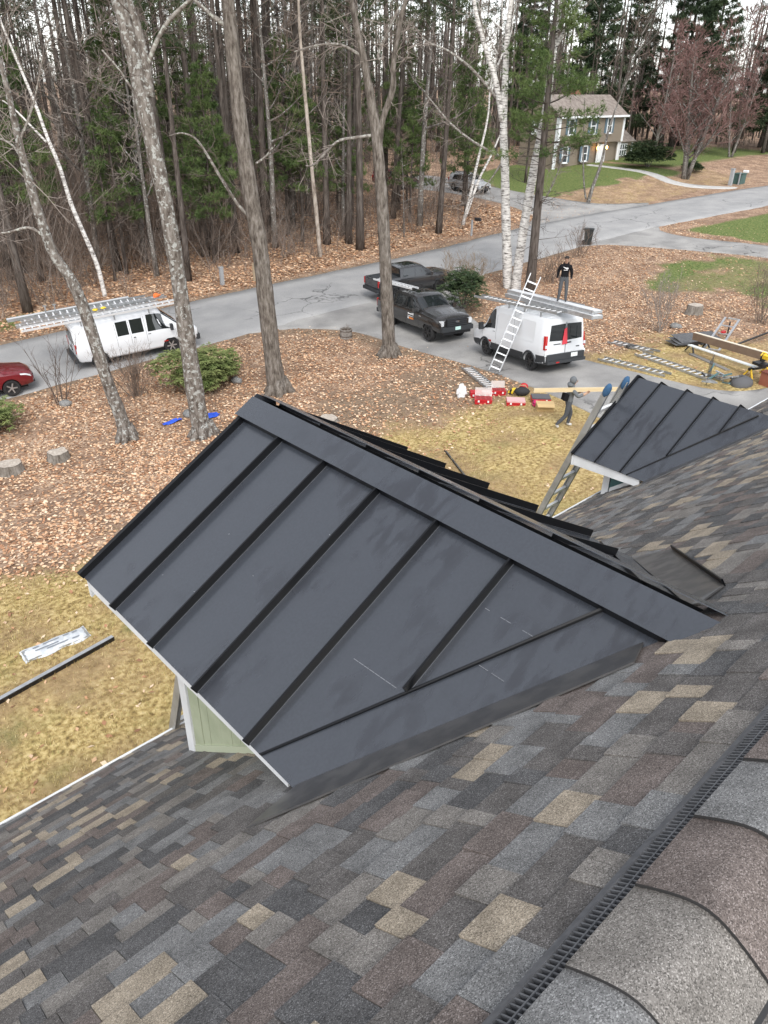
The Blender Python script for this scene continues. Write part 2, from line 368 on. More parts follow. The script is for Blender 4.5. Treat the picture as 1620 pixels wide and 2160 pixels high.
# ------------------------------------------------------------------ the house the camera stands on
S = .784                                       # main roof pitch
NRM = Vector((0, S, 1)).normalized(); DN = Vector((0, 1, -S)).normalized()
def mz(y): return HC - 1.2205 - S*y            # main roof plane height
YA = .20                                       # roof apex
def granule(name, c, c2, c3):
    m = bpy.data.materials.new(name); m.use_nodes = True; n = m.node_tree.nodes; l = m.node_tree.links; b = n['Principled BSDF']
    b.inputs['Roughness'].default_value = .9; b.inputs['Specular IOR Level'].default_value = .2
    geo = n.new('ShaderNodeNewGeometry')
    a = n.new('ShaderNodeTexVoronoi'); a.inputs['Scale'].default_value = 400; l.new(geo.outputs['Position'], a.inputs['Vector'])
    sp = n.new('ShaderNodeSeparateColor'); l.new(a.outputs['Color'], sp.inputs[0])
    r = n.new('ShaderNodeValToRGB'); e = r.color_ramp.elements; e[0].position = .0; e[0].color = (*c2, 1); e[1].position = .42; e[1].color = (*c, 1)
    x = e.new(.8); x.color = (*[q*1.12 for q in c], 1); x = e.new(.985); x.color = (*c3, 1); l.new(sp.outputs[0], r.inputs[0])
    z = n.new('ShaderNodeTexNoise'); z.inputs['Scale'].default_value = 9; z.inputs['Detail'].default_value = 6; l.new(geo.outputs['Position'], z.inputs['Vector'])
    mr = n.new('ShaderNodeMapRange'); mr.inputs[1].default_value = .25; mr.inputs[2].default_value = .75; mr.inputs[3].default_value = .72; mr.inputs[4].default_value = 1.3; l.new(z.outputs[0], mr.inputs[0])
    mu = n.new('ShaderNodeMix'); mu.data_type = 'RGBA'; mu.blend_type = 'MULTIPLY'; mu.inputs[0].default_value = 1; l.new(r.outputs[0], mu.inputs[6]); l.new(mr.outputs[0], mu.inputs[7])
    l.new(mu.outputs[2], b.inputs['Base Color'])
    bp = n.new('ShaderNodeBump'); bp.inputs['Strength'].default_value = .6; bp.inputs['Distance'].default_value = .002; l.new(sp.outputs[1], bp.inputs['Height']); l.new(bp.outputs[0], b.inputs['Normal'])
    return m
def gr2(nm, c): return granule(nm, c, tuple(q*.42 for q in c), tuple(q*1.5+.07 for q in c))
SH = [gr2('shingle_charcoal', (.088, .087, .088)),
      gr2('shingle_slate', (.168, .168, .167)),
      gr2('shingle_brown', (.140, .117, .107)),
      gr2('shingle_tan', (.290, .247, .192)),
      gr2('shingle_grey', (.182, .169, .155)),
      gr2('shingle_dark', (.112, .104, .099))]
def steel_mat():
    m = bpy.data.materials.new('painted_black_steel'); m.use_nodes = True; n = m.node_tree.nodes; l = m.node_tree.links; b = n['Principled BSDF']; b.inputs['Specular IOR Level'].default_value = .95
    geo = n.new('ShaderNodeNewGeometry')
    def nz(s_, d, st, off):
        mp = n.new('ShaderNodeMapping'); mp.inputs['Scale'].default_value = st; mp.inputs['Location'].default_value = off; l.new(geo.outputs['Position'], mp.inputs[0])
        z = n.new('ShaderNodeTexNoise'); z.inputs['Scale'].default_value = s_; z.inputs['Detail'].default_value = d; l.new(mp.outputs[0], z.inputs['Vector']); return z.outputs[0]
    def rng_(src, lo, hi, a_=0.0, b_=1.0):
        r_ = n.new('ShaderNodeMapRange'); r_.inputs[1].default_value = lo; r_.inputs[2].default_value = hi; r_.inputs[3].default_value = a_; r_.inputs[4].default_value = b_; l.new(src, r_.inputs[0]); return r_.outputs[0]
    mu = n.new('ShaderNodeMath'); mu.operation = 'MULTIPLY'; l.new(rng_(nz(1.5, 3, (1, 1, 1), (3.3, 1.2, 0)), .50, .62), mu.inputs[0]); l.new(rng_(nz(16, 5, (.35, 1, .35), (0, 0, 0)), .44, .56), mu.inputs[1])
    fine = rng_(nz(70, 3, (1, 1, 1), (0, 0, 0)), .35, .65, .94, 1.06)
    mx = n.new('ShaderNodeMix'); mx.data_type = 'RGBA'; l.new(mu.outputs[0], mx.inputs[0]); mx.inputs[6].default_value = (.036, .041, .051, 1); mx.inputs[7].default_value = (.027, .030, .038, 1)
    m2 = n.new('ShaderNodeMix'); m2.data_type = 'RGBA'; m2.blend_type = 'MULTIPLY'; m2.inputs[0].default_value = 1; l.new(mx.outputs[2], m2.inputs[6]); l.new(fine, m2.inputs[7]); l.new(m2.outputs[2], b.inputs['Base Color'])
    ro = n.new('ShaderNodeMath'); ro.operation = 'MULTIPLY_ADD'; l.new(mu.outputs[0], ro.inputs[0]); ro.inputs[1].default_value = .16; sp_ = n.new('ShaderNodeMath'); sp_.operation = 'MULTIPLY_ADD'; l.new(mu.outputs[0], sp_.inputs[0]); sp_.inputs[1].default_value = -.26; sp_.inputs[2].default_value = .95; l.new(sp_.outputs[0], b.inputs['Specular IOR Level']); l.new(rng_(nz(3, 4, (1, 1, 1), (5, 0, 0)), .3, .7, .20, .26), ro.inputs[2]); l.new(ro.outputs[0], b.inputs['Roughness'])
    bp = n.new('ShaderNodeBump'); bp.inputs['Strength'].default_value = .12; bp.inputs['Distance'].default_value = .004; l.new(nz(1.3, 0, (1, 1, 1), (9, 0, 0)), bp.inputs['Height']); l.new(bp.outputs[0], b.inputs['Normal'])
    return m
STEEL = steel_mat()
STEELF = mat('flashing_steel', (.050, .050, .052), .38, c2=(.075, .073, .072), scale=9, detail=6, rough2=.28, spec=.55, coords='World')
BLACK = mat('black_trim', (.010, .010, .012), .45)
WHITE = mat('white_trim', (.72, .74, .76), .5, c2=(.62, .64, .66), scale=3, coords='World')
SAGE = mat('sage_siding', (.32, .36, .25), .7, c2=(.37, .41, .29), scale=6, coords='World', bump=.2, bscale=60)
TEAL = mat('teal_siding', (.035, .10, .105), .65, c2=(.045, .12, .125), scale=6, coords='World')
house = thing('shingled_house', 'house with mottled shingle roof and black standing seam dormers', 'house', (0, 0, 0))
HX0, HX1 = -7.0, 17.0
mb = MB()
for y in (-3.75, 4.15): mb.box(((HX0+HX1)/2, y, 2.55), (HX1-HX0-.8, .2, 5.1))
for x in (HX0+.4, HX1-.4): mb.slab([(x, -3.9, 0), (x, 4.2, 0), (x, 4.2, mz(4.2)-.16), (x, YA, mz(YA)-.16), (x, -3.9, mz(YA)-.16-S*(3.9+YA))], (1, 0, 0), .2)
mb.build('wall', SAGE, house)
EY = 4.52
mb = MB()
mb.slab([(HX0, YA, mz(YA)-.012), (HX1, YA, mz(YA)-.012), (HX1, EY, mz(EY)-.012), (HX0, EY, mz(EY)-.012)], NRM, .12, 0)
yb = 2*YA-EY; mb.slab([(HX0, YA-.001, mz(YA)-.012), (HX1, YA-.001, mz(YA)-.012), (HX1, yb, mz(EY)-.012), (HX0, yb, mz(EY)-.012)], (0, -S, 1), .12, 0)
roof = mb.build('roof', [SH[5]], house)
mb = MB(); mb.box(((HX0+HX1)/2, EY+.012, mz(EY)-.045), (HX1-HX0, .02, .13)); mb.box(((HX0+HX1)/2, EY-.02, mz(EY)+.016), (HX1-HX0, .075, .006), (-math.atan(S)*1, 0, 0))
mb.build('drip_edge', WHITE, house)

# dormer geometry (z relative to the camera height)
D1 = dict(xr=2.6455, zr=-1.905, hw=1.3725, ze=-2.684, yf=4.075, ribs=[3.617, 3.163, 2.70, 2.237, 1.755], cap=True, off=.28, cheek=1.554, yw=3.51)
D2 = dict(xr=9.07, zr=-3.39, hw=1.32, ze=-4.10, yf=4.74, ribs=[4.39, 4.03, 3.68, 3.33], cap=False, off=.27, cheek=8.02, yw=4.35)
def in_dormer(x, y):
    for d in (D1, D2):
        a = abs(x-d['xr'])
        if a < d['hw']-.02:
            zd = d['zr'] + (d['ze']-d['zr'])*a/d['hw']; yv = (-1.2205-zd)/S
            if y > yv + .14 and y < d['yw']-.1 and a < abs(d['cheek']-d['xr'])-.15: return True
    return False
# shingles: courses of butted tabs, some of them raised
EXP = .143
COS = 1/math.sqrt(1+S*S)
S0 = (.395-YA)/COS; S1 = (EY+.012-YA)/COS
tabs = []
r = random.Random(5)
nrow = int((S1-S0)/EXP)+1
for k in range(nrow):
    sb = S1 - k*EXP; st = sb-EXP
    if sb < S0+.03: break
    x = -6.9 + r.random()*.3; raised = r.random() < .5
    while x < 16.9:
        wd = r.choice([.06, .08, .10, .12, .15, .18, .23]) if raised else r.choice([.07, .10, .13, .16, .20, .25])
        c = r.choices([0, 1, 2, 3, 4, 5], [20, 20, 20, 24 if raised else 4, 20, 20])[0]
        yc = YA + (sb-.07)*COS
        if not in_dormer(x+wd/2, yc): tabs.append((x, wd, st, sb, raised, c))
        x += wd; raised = not raised if r.random() < .9 else raised
EDGE = mat('shaded_asphalt_edge', (.030, .029, .029), .95)  # dark asphalt butts, with their shadow line put into the colour
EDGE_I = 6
def tab_mesh(mb, x0, wd, st, sb, raised, mi, org=None, rr=random):
    hi = .017 if raised else .0105; lo = .004; j = rr.uniform(-.002, .002); k = rr.uniform(0, .0012)
    o = Vector((0, YA, mz(YA))) if org is None else Vector((0, YA, mz(YA)))-org
    P = lambda x, s_, n_: o + Vector((x, 0, 0)) + DN*s_ + NRM*n_
    a, b_ = x0+.0008, x0+wd-.0008; st2 = max(st, S0)
    top = [P(a, st2-.012, lo), P(b_, st2-.012, lo), P(b_, sb+j, hi+k), P(a, sb+j, hi+k*.3)]
    bot = [P(b_, sb+j-.001, .001), P(a, sb+j-.001, .001), P(a, st2-.012, .0), P(b_, st2-.012, .0)]
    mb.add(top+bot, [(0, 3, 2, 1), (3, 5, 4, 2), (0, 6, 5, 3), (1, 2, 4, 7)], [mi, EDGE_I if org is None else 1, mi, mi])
def score(t):
    x, wd, st, sb, ra, c = t; p = Vector((x+wd/2, YA+(sb-.07)*COS, mz(YA+(sb-.07)*COS)))-Vector((0, 0, HC))
    z = p.dot(fw)
    if z < .2: return 0
    u, v = p.dot(rt)/z*1580, p.dot(up)/z*1580
    if abs(u) > 830 or abs(v) > 1110: return 0
    return wd*EXP*abs((p.normalized()).dot(NRM))/(z*z)
tabs.sort(key=lambda t: -score(t))
rest = MB()
for i, t in enumerate(tabs):
    if i < 300:
        y0 = YA+(t[3])*COS; org = Vector((t[0], y0, mz(y0)))
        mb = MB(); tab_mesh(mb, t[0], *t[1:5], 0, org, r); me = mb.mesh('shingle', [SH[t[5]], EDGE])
        ob = linkmesh('shingle', me, roof); ob.location = org
    else: tab_mesh(rest, *t[:5], t[5], None, r)
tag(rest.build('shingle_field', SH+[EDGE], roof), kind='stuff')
# ridge vent and bent cap shingles
GREYV = mat('vent_plastic', (.095, .098, .105), .5, c2=(.125, .128, .136), scale=40, coords='World')
vent = MB()
q = Vector((0, .375, mz(.375))); X0, X1 = -6.5, 16.5
def vp(x, y, n_): return Vector((x, y, mz(y))) + NRM*n_
cuts = [X0, -.9, .612, 1.83, 3.05, 4.27, 7, 10, X1]
for a, b_ in zip(cuts[:-1], cuts[1:]):
    vent.slab([vp(a+.002, .367, .030), vp(b_-.002, .367, .030), vp(b_-.002, .389, .022), vp(a+.002, .389, .022)], NRM, .022, 0)
vent.slab([vp(X0, .30, .004), vp(X1, .30, .004), vp(X1, .364, .004), vp(X0, .364, .004)], NRM, .004, 1)
vent.slab([vp(X0, .295, .032), vp(X1, .295, .032), vp(X1, .325, .032), vp(X0, .325, .032)], NRM, .028, 1)
vobj = vent.build('ridge_vent', [GREYV, BLACK], house)
lv = MB()
for k in range(int((7-.2)/.0135)):
    x = .2 + k*.0135; lv.add([vp(x, .322, .028), vp(x+.0038, .322, .028), vp(x+.0038, .368, .028), vp(x, .368, .028), vp(x, .322, .004), vp(x+.0038, .322, .004), vp(x+.0038, .368, .004), vp(x, .368, .004)],
                        [(0, 1, 2, 3), (4, 0, 3, 7), (1, 5, 6, 2)])
lv.slab([vp(.2, .341, .029), vp(7, .341, .029), vp(7, .3445, .029), vp(.2, .3445, .029)], NRM, .02)
tag(lv.build('vent_grille', GREYV, vobj), kind='stuff')
def cap_mesh():
    mb = MB(); prof = []; n = 15
    for k in range(n):       # rounded bend over the ridge; local y across, z up from the apex
        t = -1+2*k/(n-1); y = t*.142; z = -S*(math.sqrt(y*y+.06**2)-.06); prof.append((y, z))
    xs = [0, .06, .13, .19, .262]; lift = [.0105, .0085, .006, .003, -.003]
    vs = []; 
    for x, h in zip(xs, lift):
        for y, z in prof: vs.append((x, y, z+h))
    fs = [(i*n+k, (i+1)*n+k, (i+1)*n+k+1, i*n+k+1) for i in range(4) for k in range(n-1)]
    b0 = len(vs)
    for y, z in prof: vs.append((.001, y, z+.000))
    fs += [(k, k+1, b0+k+1, b0+k) for k in range(n-1)]
    b1 = len(vs)
    for x, h in zip(xs, lift): vs.append((x, prof[-1][0]-.001, prof[-1][1]-.006)); vs.append((x, prof[0][0]+.001, prof[0][1]-.006))
    for i in range(4): fs.append((i*n+n-1, (i+1)*n+n-1, b1+2*i+2, b1+2*i)); fs.append(((i+1)*n, i*n, b1+2*i+1, b1+2*i+3))
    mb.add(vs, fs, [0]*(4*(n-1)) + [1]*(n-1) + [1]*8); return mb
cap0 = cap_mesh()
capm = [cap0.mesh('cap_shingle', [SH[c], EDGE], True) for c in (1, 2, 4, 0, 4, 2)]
for me in capm: me.set_sharp_from_angle(angle=R(40))
base = MB(); base.slab([(X0, YA-.15, mz(YA)-.15*S+.010), (X1, YA-.15, mz(YA)-.15*S+.010), (X1, YA, mz(YA)-.004), (X0, YA, mz(YA)-.004)], (0, -S, 1), .02)
ridge_cap = base.build('ridge_cap', BLACK, house)
seq = [4, 0, 2, 1, 4, 2, 1, 3, 0, 5, 2, 4]
for k, x in enumerate(np.arange(.803-.247*9, 16.2, .247)):
    me = capm[[2, 3, 0, 5, 4, 0, 1, 3, 0, 2, 1, 0, 5, 2, 1, 0, 3, 4][k % 18]]
    o = linkmesh('cap_shingle', me, ridge_cap); o.location = (x, YA, mz(YA)+.014); o.rotation_euler = (r.uniform(-.01, .01), r.uniform(-.006, .006), r.uniform(-.008, .008))

def clip(poly, f):
    out = []
    for i in range(len(poly)):
        a, b_ = poly[i], poly[(i+1) % len(poly)]; fa, fb = f(a), f(b_)
        if fa >= 0: out.append(a)
        if (fa >= 0) != (fb >= 0): t = fa/(fa-fb); out.append((a[0]+(b_[0]-a[0])*t, a[1]+(b_[1]-a[1])*t))
    return out
SMUDGE = None
def dormer(d, label, siding, fasc=.10):
    xr, hw, yf, off = d['xr'], d['hw'], d['yf'], d['off']; zr, ze = HC+d['zr'], HC+d['ze']; sl = (zr-ze)/hw
    yvr, yve = (HC-1.2205-zr)/S, (HC-1.2205-ze)/S
    zz = lambda x, h=0: zr - abs(x-xr)*sl + h
    yv = lambda x: yvr + (yve-yvr)*abs(x-xr)/hw
    cw = abs(xr-d['cheek']); yw = d['yw']
    # core: cheeks, front gable, closed
    mb = MB(); yb_ = yvr+.25
    for sg in (-1, 1):
        x = xr+sg*cw; zt = zz(x)-.10
        yb2 = (HC-1.2205-zt)/S
        mb.slab([(x, yb2-.05, mz(yb2-.05)-.02), (x, yw, mz(yw)-.05), (x, yw, zt), (x, yb2-.05, zt)], (sg, 0, 0), .08)
    xl, xR = xr-cw+.02, xr+cw-.02
    mb.slab([(xl, yw, mz(yw)-.05), (xR, yw, mz(yw)-.05), (xR, yw, zz(xR)-.10), (xr, yw, zr-.10), (xl, yw, zz(xl)-.10)], (0, 1, 0), .08)
    core = mb.build('dormer', siding, house); tag(core, label)
    for sg in (-1, 1):
        nr = Vector((sg*sl, 0, 1)).normalized()
        P = lambda a, y, h=0: Vector((xr+sg*a, y, zr-a*sl)) + nr*h
        # roof deck
        mb = MB(); mb.slab([P(0, yvr, -.006), P(hw-.012, yve, -.006), P(hw-.012, yf-.02, -.006), P(0, yf-.02, -.006)], nr, .05); mb.build('roof_deck', mat('roof_sheathing', (.30, .22, .14), .9), core)
        ys = [yf] + d['ribs'] + [yvr-.2]
        dg = lambda p: p[1] - (yv_a(p[0]) + off)
        yv_a = lambda a: yvr + (yve-yvr)*a/hw
        a0 = .02 if d['cap'] else 0.0
        for i in range(len(ys)-1):
            pl = [(a0, ys[i+1]+.002), (hw+.012, ys[i+1]+.002), (hw+.012, ys[i]-.002), (a0, ys[i]-.002)]
            pl = clip(pl, dg)
            if len(pl) > 2:
                j = [r.uniform(-.0015, .0015) for _ in pl]
                mb = MB(); mb.slab([P(a, y, .008) for (a, y), jj in zip(pl, j)], nr, .006); mb.build('roof_panel', STEEL, core)
        for i, y in enumerate(ys[:-1]):
            pts = [a for a in np.linspace(a0, hw+.012, 80) if y >= yv_a(a)+off-.004]
            if len(pts) < 2: continue
            lo, hi = min(pts), max(pts); h = (.056 if i else .046) if d['cap'] else .034
            # a seam starts a little under the ridge cap
            lo2 = lo + (.122 if d['cap'] else -.012)
            mb = MB(); wdt = .011 if i else .03
            yy = y if i else y-.012
            mb.slab([P(lo2, yy-wdt/2, .006+h), P(hi+.006, yy-wdt/2, .006+h), P(hi+.006, yy+wdt/2, .006+h), P(lo2, yy+wdt/2, .006+h)], nr, h, 0)
            if False: mb.slab([P(lo2, yy-.018, .0125), P(hi, yy-.018, .0125), P(hi, yy+.018, .0125), P(lo2, yy+.018, .0125)], nr, .004, 0)
            ss_ = mb.build('standing_seam', SEAM, core)
            if i: mb = MB(); mb.slab([P(lo2, yy-.0085, .0135), P(hi, yy-.0085, .0135), P(hi, yy-.0055, .0135), P(lo2, yy-.0055, .0135)], nr, .003); mb.build('seam_highlight', mat('highlight_edge', (.16, .17, .19), .35, .5), core)  # pale strip painted as the highlight along the seam base
        if sg == 1 and d['cap']: pass
        # valley pan and its fold
        mb = MB(); ha = 0.05 if d['cap'] else 0
        mb.slab([P(ha, yv_a(ha)+.01, .004), P(hw+.012, yv_a(hw)+.01, .004), P(hw+.012, yv_a(hw)+off+.006, .004), P(ha, yv_a(ha)+off+.006, .004)], nr, .004); mb.build('valley_pan', STEEL, core)
        mb = MB(); aa = .12 if d['cap'] else .05
        mb.slab([P(aa, yv_a(aa)+off-.004, .026), P(hw+.012, yv_a(hw)+off-.004, .014), P(hw+.012, yv_a(hw)+off+.008, .014), P(aa, yv_a(aa)+off+.008, .030)], nr, .02); mb.build('valley_fold', SEAM, core)
        # flashing leg on the shingles
        mb = MB(); ml = lambda a, y, h: Vector((xr+sg*a, y, mz(y))) + NRM*h
        if sg == -1: leg = [(hw, yve+.0), (.19, yv_a(.19)+.008), (.37, yv_a(.37)-.175), (hw+.30, yve-.055)]
        else: leg = [(hw-.03, yve+.0), (.19, yv_a(.19)+.008), (.225, .99), (.42, .979), (1.345, 1.63), (1.36, 1.75)] if d['cap'] else [(hw, yve), (.19, yv_a(.19)+.008), (.3, yv_a(.3)-.14), (hw+.2, yve-.04)]
        mb.slab([ml(a, y, .030 if k < 2 else .0225) for k, (a, y) in enumerate(leg)], NRM, .008); mb.build('valley_flashing', STEELF, core)
        if sg == 1 and d['cap']:
            mb = MB(); mb.slab([ml(.42, .979, .05), ml(1.345, 1.63, .05), ml(1.345, 1.622, .05), ml(.42, .971, .05)], NRM, .035); mb.build('flashing_hem', SEAM, core)
        # eave fascia, soffit, corner board
        mb = MB(); xe = hw-.004; ztop = ze+.0
        mb.slab([P(xe, yve+.10, -.004), P(xe, yf-.03, -.004), P(xe, yf-.03, -.004)-Vector((0, 0, fasc)), P(xe, yve+.10, -.004)-Vector((0, 0, fasc*.75))], (sg, 0, 0), .025); mb.build('fascia', WHITE, core)
        mb = MB(); mb.slab([P(cw-.02, yw+.3*0-1.5, -.11), P(hw-.03, yw-1.0, -.11), P(hw-.03, yf-.06, -.11), P(cw-.02, yf-.06, -.11)], nr, .012); mb.build('soffit', WHITE, core)
        mb = MB(); cb = .09; x = xr+sg*cw
        zt = zz(x)-.10
        mb.box((x+sg*.012, yw-.035+.02, (zt+mz(yw))/2-.0), (.03, cb, zt-mz(yw)+.02)); mb.box((x-sg*.035, yw+.022, (zt+mz(yw))/2), (.10, .03, zt-mz(yw)+.02)); mb.build('corner_board', WHITE, core)
        # vertical siding boards on the cheek
        y = yw-.075; kk = 0; ybk = (HC-1.2205-zt)/S
        while y > ybk+.05:
            w_ = r.choice([.10, .13, .15]); y2 = max(y-w_+.005, ybk+.03); j = r.uniform(0, .004)
            mb = MB(); mb.slab([(x+sg*(.016+j), y, mz(y)+.05), (x+sg*(.016+j), y2, mz(y2)+.05), (x+sg*(.016+j), y2, zt), (x+sg*(.016+j), y, zt)], (sg, 0, 0), .014); mb.build('siding_board', siding, core); y -= w_
        mb = MB(); mb.slab([(x+sg*.03, yw-.08, mz(yw-.08)+.015), (x+sg*.03, ybk, mz(ybk)+.015), (x+sg*.03, ybk, mz(ybk)+.07), (x+sg*.03, yw-.08, mz(yw-.08)+.07)], (sg, 0, 0), .025); mb.build('base_trim', mat('sage_trim', (.42, .46, .34), .6) if siding is SAGE else WHITE, core)
        mb = MB(); mb.slab([P(0, yf+.004, -.012), P(hw, yf+.004, -.012), P(hw, yf+.004, -.012)-Vector((0, 0, .15)), P(0, yf+.004, -.012)-Vector((0, 0, .15))], (0, 1, 0), .03); mb.build('rake_board', WHITE, core)
        mb = MB(); mb.slab([P(0, yf+.010, .030), P(hw+.01, yf+.010, .030), P(hw+.01, yf+.010, -.045), P(0, yf+.010, -.045)], (0, 1, 0), .010); mb.build('rake_trim', SEAM, core)
    if d['cap']:
        mb = MB()
        for sg in (-1, 1):
            nr = Vector((sg*sl, 0, 1)).normalized(); P = lambda a, y, h=0: Vector((xr+sg*a, y, zr-a*sl)) + nr*h
            y0, y1 = yvr-.075, yf+.025
            mb.slab([P(0, y0, .068), P(.152, y0+.115, .068), P(.152, y1, .068), P(0, y1, .068)], nr, .0035)
            cl = MB(); cq = .0645 if sg < 0 else .030; cl.slab([P(.142, y0+.16, cq), P(.149, y0+.16, cq), P(.149, y1-.03, cq), P(.142, y1-.03, cq)], nr, cq-.005); cl.build('shaded_closure', SEAM, core)  # z-closure coloured near-black to paint the shadow under the ridge cap
        mb.slab([(xr, y1, zr+.07), (xr-.15, y1, zr-.15*sl+.065), (xr-.15, y1, zr-.15*sl-.02), (xr, y1, zr-.02), (xr+.15, y1, zr-.15*sl-.02), (xr+.15, y1, zr-.15*sl+.065)], (0, 1, 0), .004)
        mb.build('ridge_cap', STEEL, core)
    return core
SEAM = mat('seam_steel', (.004, .0045, .006), .42, spec=.3)
dormer(D1, 'near dormer with black standing seam roof and sage green cheek', SAGE)
dormer(D2, 'far dormer with black standing seam roof and teal cheek', TEAL, .15)
# pencil scratches and a chip on the near dormer's panels
mb = MB(); sl1 = (2.684-1.905)/1.3725; n1 = Vector((-sl1, 0, 1)).normalized()
P1 = lambda x, y, h=.0085: Vector((x, y, HC-1.905-(2.6455-x)*sl1)) + n1*h
for (xa, ya, xb, yb_) in [(1.79, 2.10, 1.80, 1.775), (2.27, 1.72, 2.27, 1.44), (2.06, 1.58, 2.06, 1.42)]:
    for k in range(9):
        if r.random() < .25: continue
        t0, t1 = k/9, (k+.9)/9
        a = P1(xa+(xb-xa)*t0, ya+(yb_-ya)*t0); b_ = P1(xa+(xb-xa)*t1, ya+(yb_-ya)*t1); mb.bar(a, b_, .0028, .0006)
for _ in range(6): x, y = r.uniform(1.4, 2.4), r.uniform(1.9, 3.9); mb.bar(P1(x, y), P1(x+r.uniform(-.01, .01), y+.008), .003, .0006)
mb.build('scratch', mat('chalk', (.24, .25, .27), .8), [o for o in house.children if o.name == 'dormer'][0])
# white gutter end by the far dormer

# ------------------------------------------------------------------ trees
def barkmat(name, c, c2, c3, sz=3.0, lich=0.0, lichc=(.5, .52, .5), stretch=(1, 1, .25), bump=.8):
    m = bpy.data.materials.new(name); m.use_nodes = True; n = m.node_tree.nodes; l = m.node_tree.links; b = n['Principled BSDF']; b.inputs['Roughness'].default_value = .95
    b.inputs['Specular IOR Level'].default_value = .1
    tc = n.new('ShaderNodeTexCoord'); mp = n.new('ShaderNodeMapping'); mp.inputs['Scale'].default_value = stretch; l.new(tc.outputs['Object'], mp.inputs[0])
    z = n.new('ShaderNodeTexNoise'); z.inputs['Scale'].default_value = sz; z.inputs['Detail'].default_value = 8; z.inputs['Roughness'].default_value = .65; l.new(mp.outputs[0], z.inputs['Vector'])
    r_ = n.new('ShaderNodeValToRGB'); e = r_.color_ramp.elements; e[0].position = .34; e[0].color = (*c, 1); e[1].position = .52; e[1].color = (*c2, 1); x = e.new(.72); x.color = (*c3, 1); l.new(z.outputs[0], r_.inputs[0])
    outc = r_.outputs[0]
    if lich:
        z2 = n.new('ShaderNodeTexNoise'); z2.inputs['Scale'].default_value = 7.5; z2.inputs['Detail'].default_value = 8; z2.inputs['Roughness'].default_value = .6; l.new(tc.outputs['Object'], z2.inputs['Vector'])
        mr = n.new('ShaderNodeMapRange'); mr.inputs[1].default_value = .62-lich*.2; mr.inputs[2].default_value = .67-lich*.2; l.new(z2.outputs[0], mr.inputs[0])
        mx = n.new('ShaderNodeMix'); mx.data_type = 'RGBA'; l.new(mr.outputs[0], mx.inputs[0]); l.new(outc, mx.inputs[6]); mx.inputs[7].default_value = (*lichc, 1); outc = mx.outputs[2]
    l.new(outc, b.inputs['Base Color'])
    bp = n.new('ShaderNodeBump'); bp.inputs['Strength'].default_value = bump; bp.inputs['Distance'].default_value = .04; l.new(z.outputs[0], bp.inputs['Height']); l.new(bp.outputs[0], b.inputs['Normal'])
    return m
B_OAK = barkmat('oak_bark', (.055, .045, .038), (.16, .14, .12), (.28, .255, .235), 7.0, stretch=(1.5, 1.5, .38))
B_LICH = barkmat('lichen_bark', (.06, .048, .040), (.17, .150, .132), (.30, .28, .26), 7.0, .40, (.36, .365, .345), stretch=(1.3, 1.3, .5))
B_LIMB = barkmat('lichen_limb', (.10, .08, .07), (.22, .20, .18), (.36, .34, .31), 6.0, .38, (.40, .41, .37), stretch=(1, 1, 1), bump=.4)
B_BIRCH = barkmat('birch_bark', (.05, .04, .035), (.66, .64, .61), (.80, .79, .76), 4.2, stretch=(.7, .7, 3.2), bump=.3)
B_PINE = barkmat('pine_bark', (.035, .028, .024), (.095, .080, .070), (.17, .15, .135), 4.5, stretch=(1.4, 1.4, .25))
B_GREY = barkmat('grey_bark', (.07, .06, .052), (.16, .145, .13), (.27, .25, .235), 4.5, .25, (.36, .37, .35), stretch=(1.4, 1.4, .3))
B_PALE = barkmat('pale_bark', (.20, .165, .135), (.38, .33, .28), (.50, .45, .40), 4, stretch=(1, 1, .5), bump=.3)
TWIG = mat('twig', (.115, .092, .080), .95, spec=.1)
TWIGL = mat('twig_pale', (.25, .215, .19), .95, spec=.1)
TWIGR = mat('twig_red', (.205, .125, .115), .95, spec=.1)
TWIGB = mat('brush_twig', (.165, .128, .105), .95, spec=.1)
def leafmat(name, c, c2, sc_=2.0):
    m = mat(name, c, .75, c2=c2, scale=sc_, coords='World', spec=.15, detail=3, lo=.35, hi=.65); return m
NEED = leafmat('pine_needles', (.034, .052, .026), (.085, .110, .048), .9)
NEEDL = leafmat('young_pine_needles', (.055, .092, .030), (.130, .175, .062), .8)
NEEDD = leafmat('dark_pine_needles', (.030, .050, .028), (.066, .092, .046), .5)
RHOD = leafmat('rhododendron_leaf', (.115, .155, .050), (.24, .27, .105), 2.5)
RHODD = leafmat('dark_shrub_leaf', (.035, .060, .030), (.080, .110, .050), 2.5)
rv = random.Random(21)
def rdir(): 
    t = rv.uniform(0, 2*math.pi); z = rv.uniform(-1, 1); q = math.sqrt(1-z*z); return Vector((q*math.cos(t), q*math.sin(t), z))
def ribbon(mb, a, b, w0, w1, mi=0):
    d = b-a; s_ = d.cross(rdir())
    if s_.length < 1e-6: return
    s_.normalize(); mb.add([a-s_*w0, a+s_*w0, b+s_*w1, b-s_*w1], [(0, 1, 2, 3)], mi)
def twigs(mb, p, d, L, w, lev, mi=0, spread=.8, kids=3, up_=.15):
    """a forking spray of fine twigs"""
    d = (d + rdir()*.25 + Vector((0, 0, up_))).normalized(); e = p + d*L
    m_ = p.lerp(e, .5) + rdir()*L*.07
    ribbon(mb, p, m_, w, w*.8, mi); ribbon(mb, m_, e, w*.8, w*.55, mi)
    if lev > 0:
        for k in range(kids):
            t = rv.uniform(.35, 1.0); q = p.lerp(m_, t*2) if t < .5 else m_.lerp(e, t*2-1)
            twigs(mb, q, (d + rdir()*spread), L*rv.uniform(.45, .75), w*.62, lev-1, mi, spread, kids, up_)
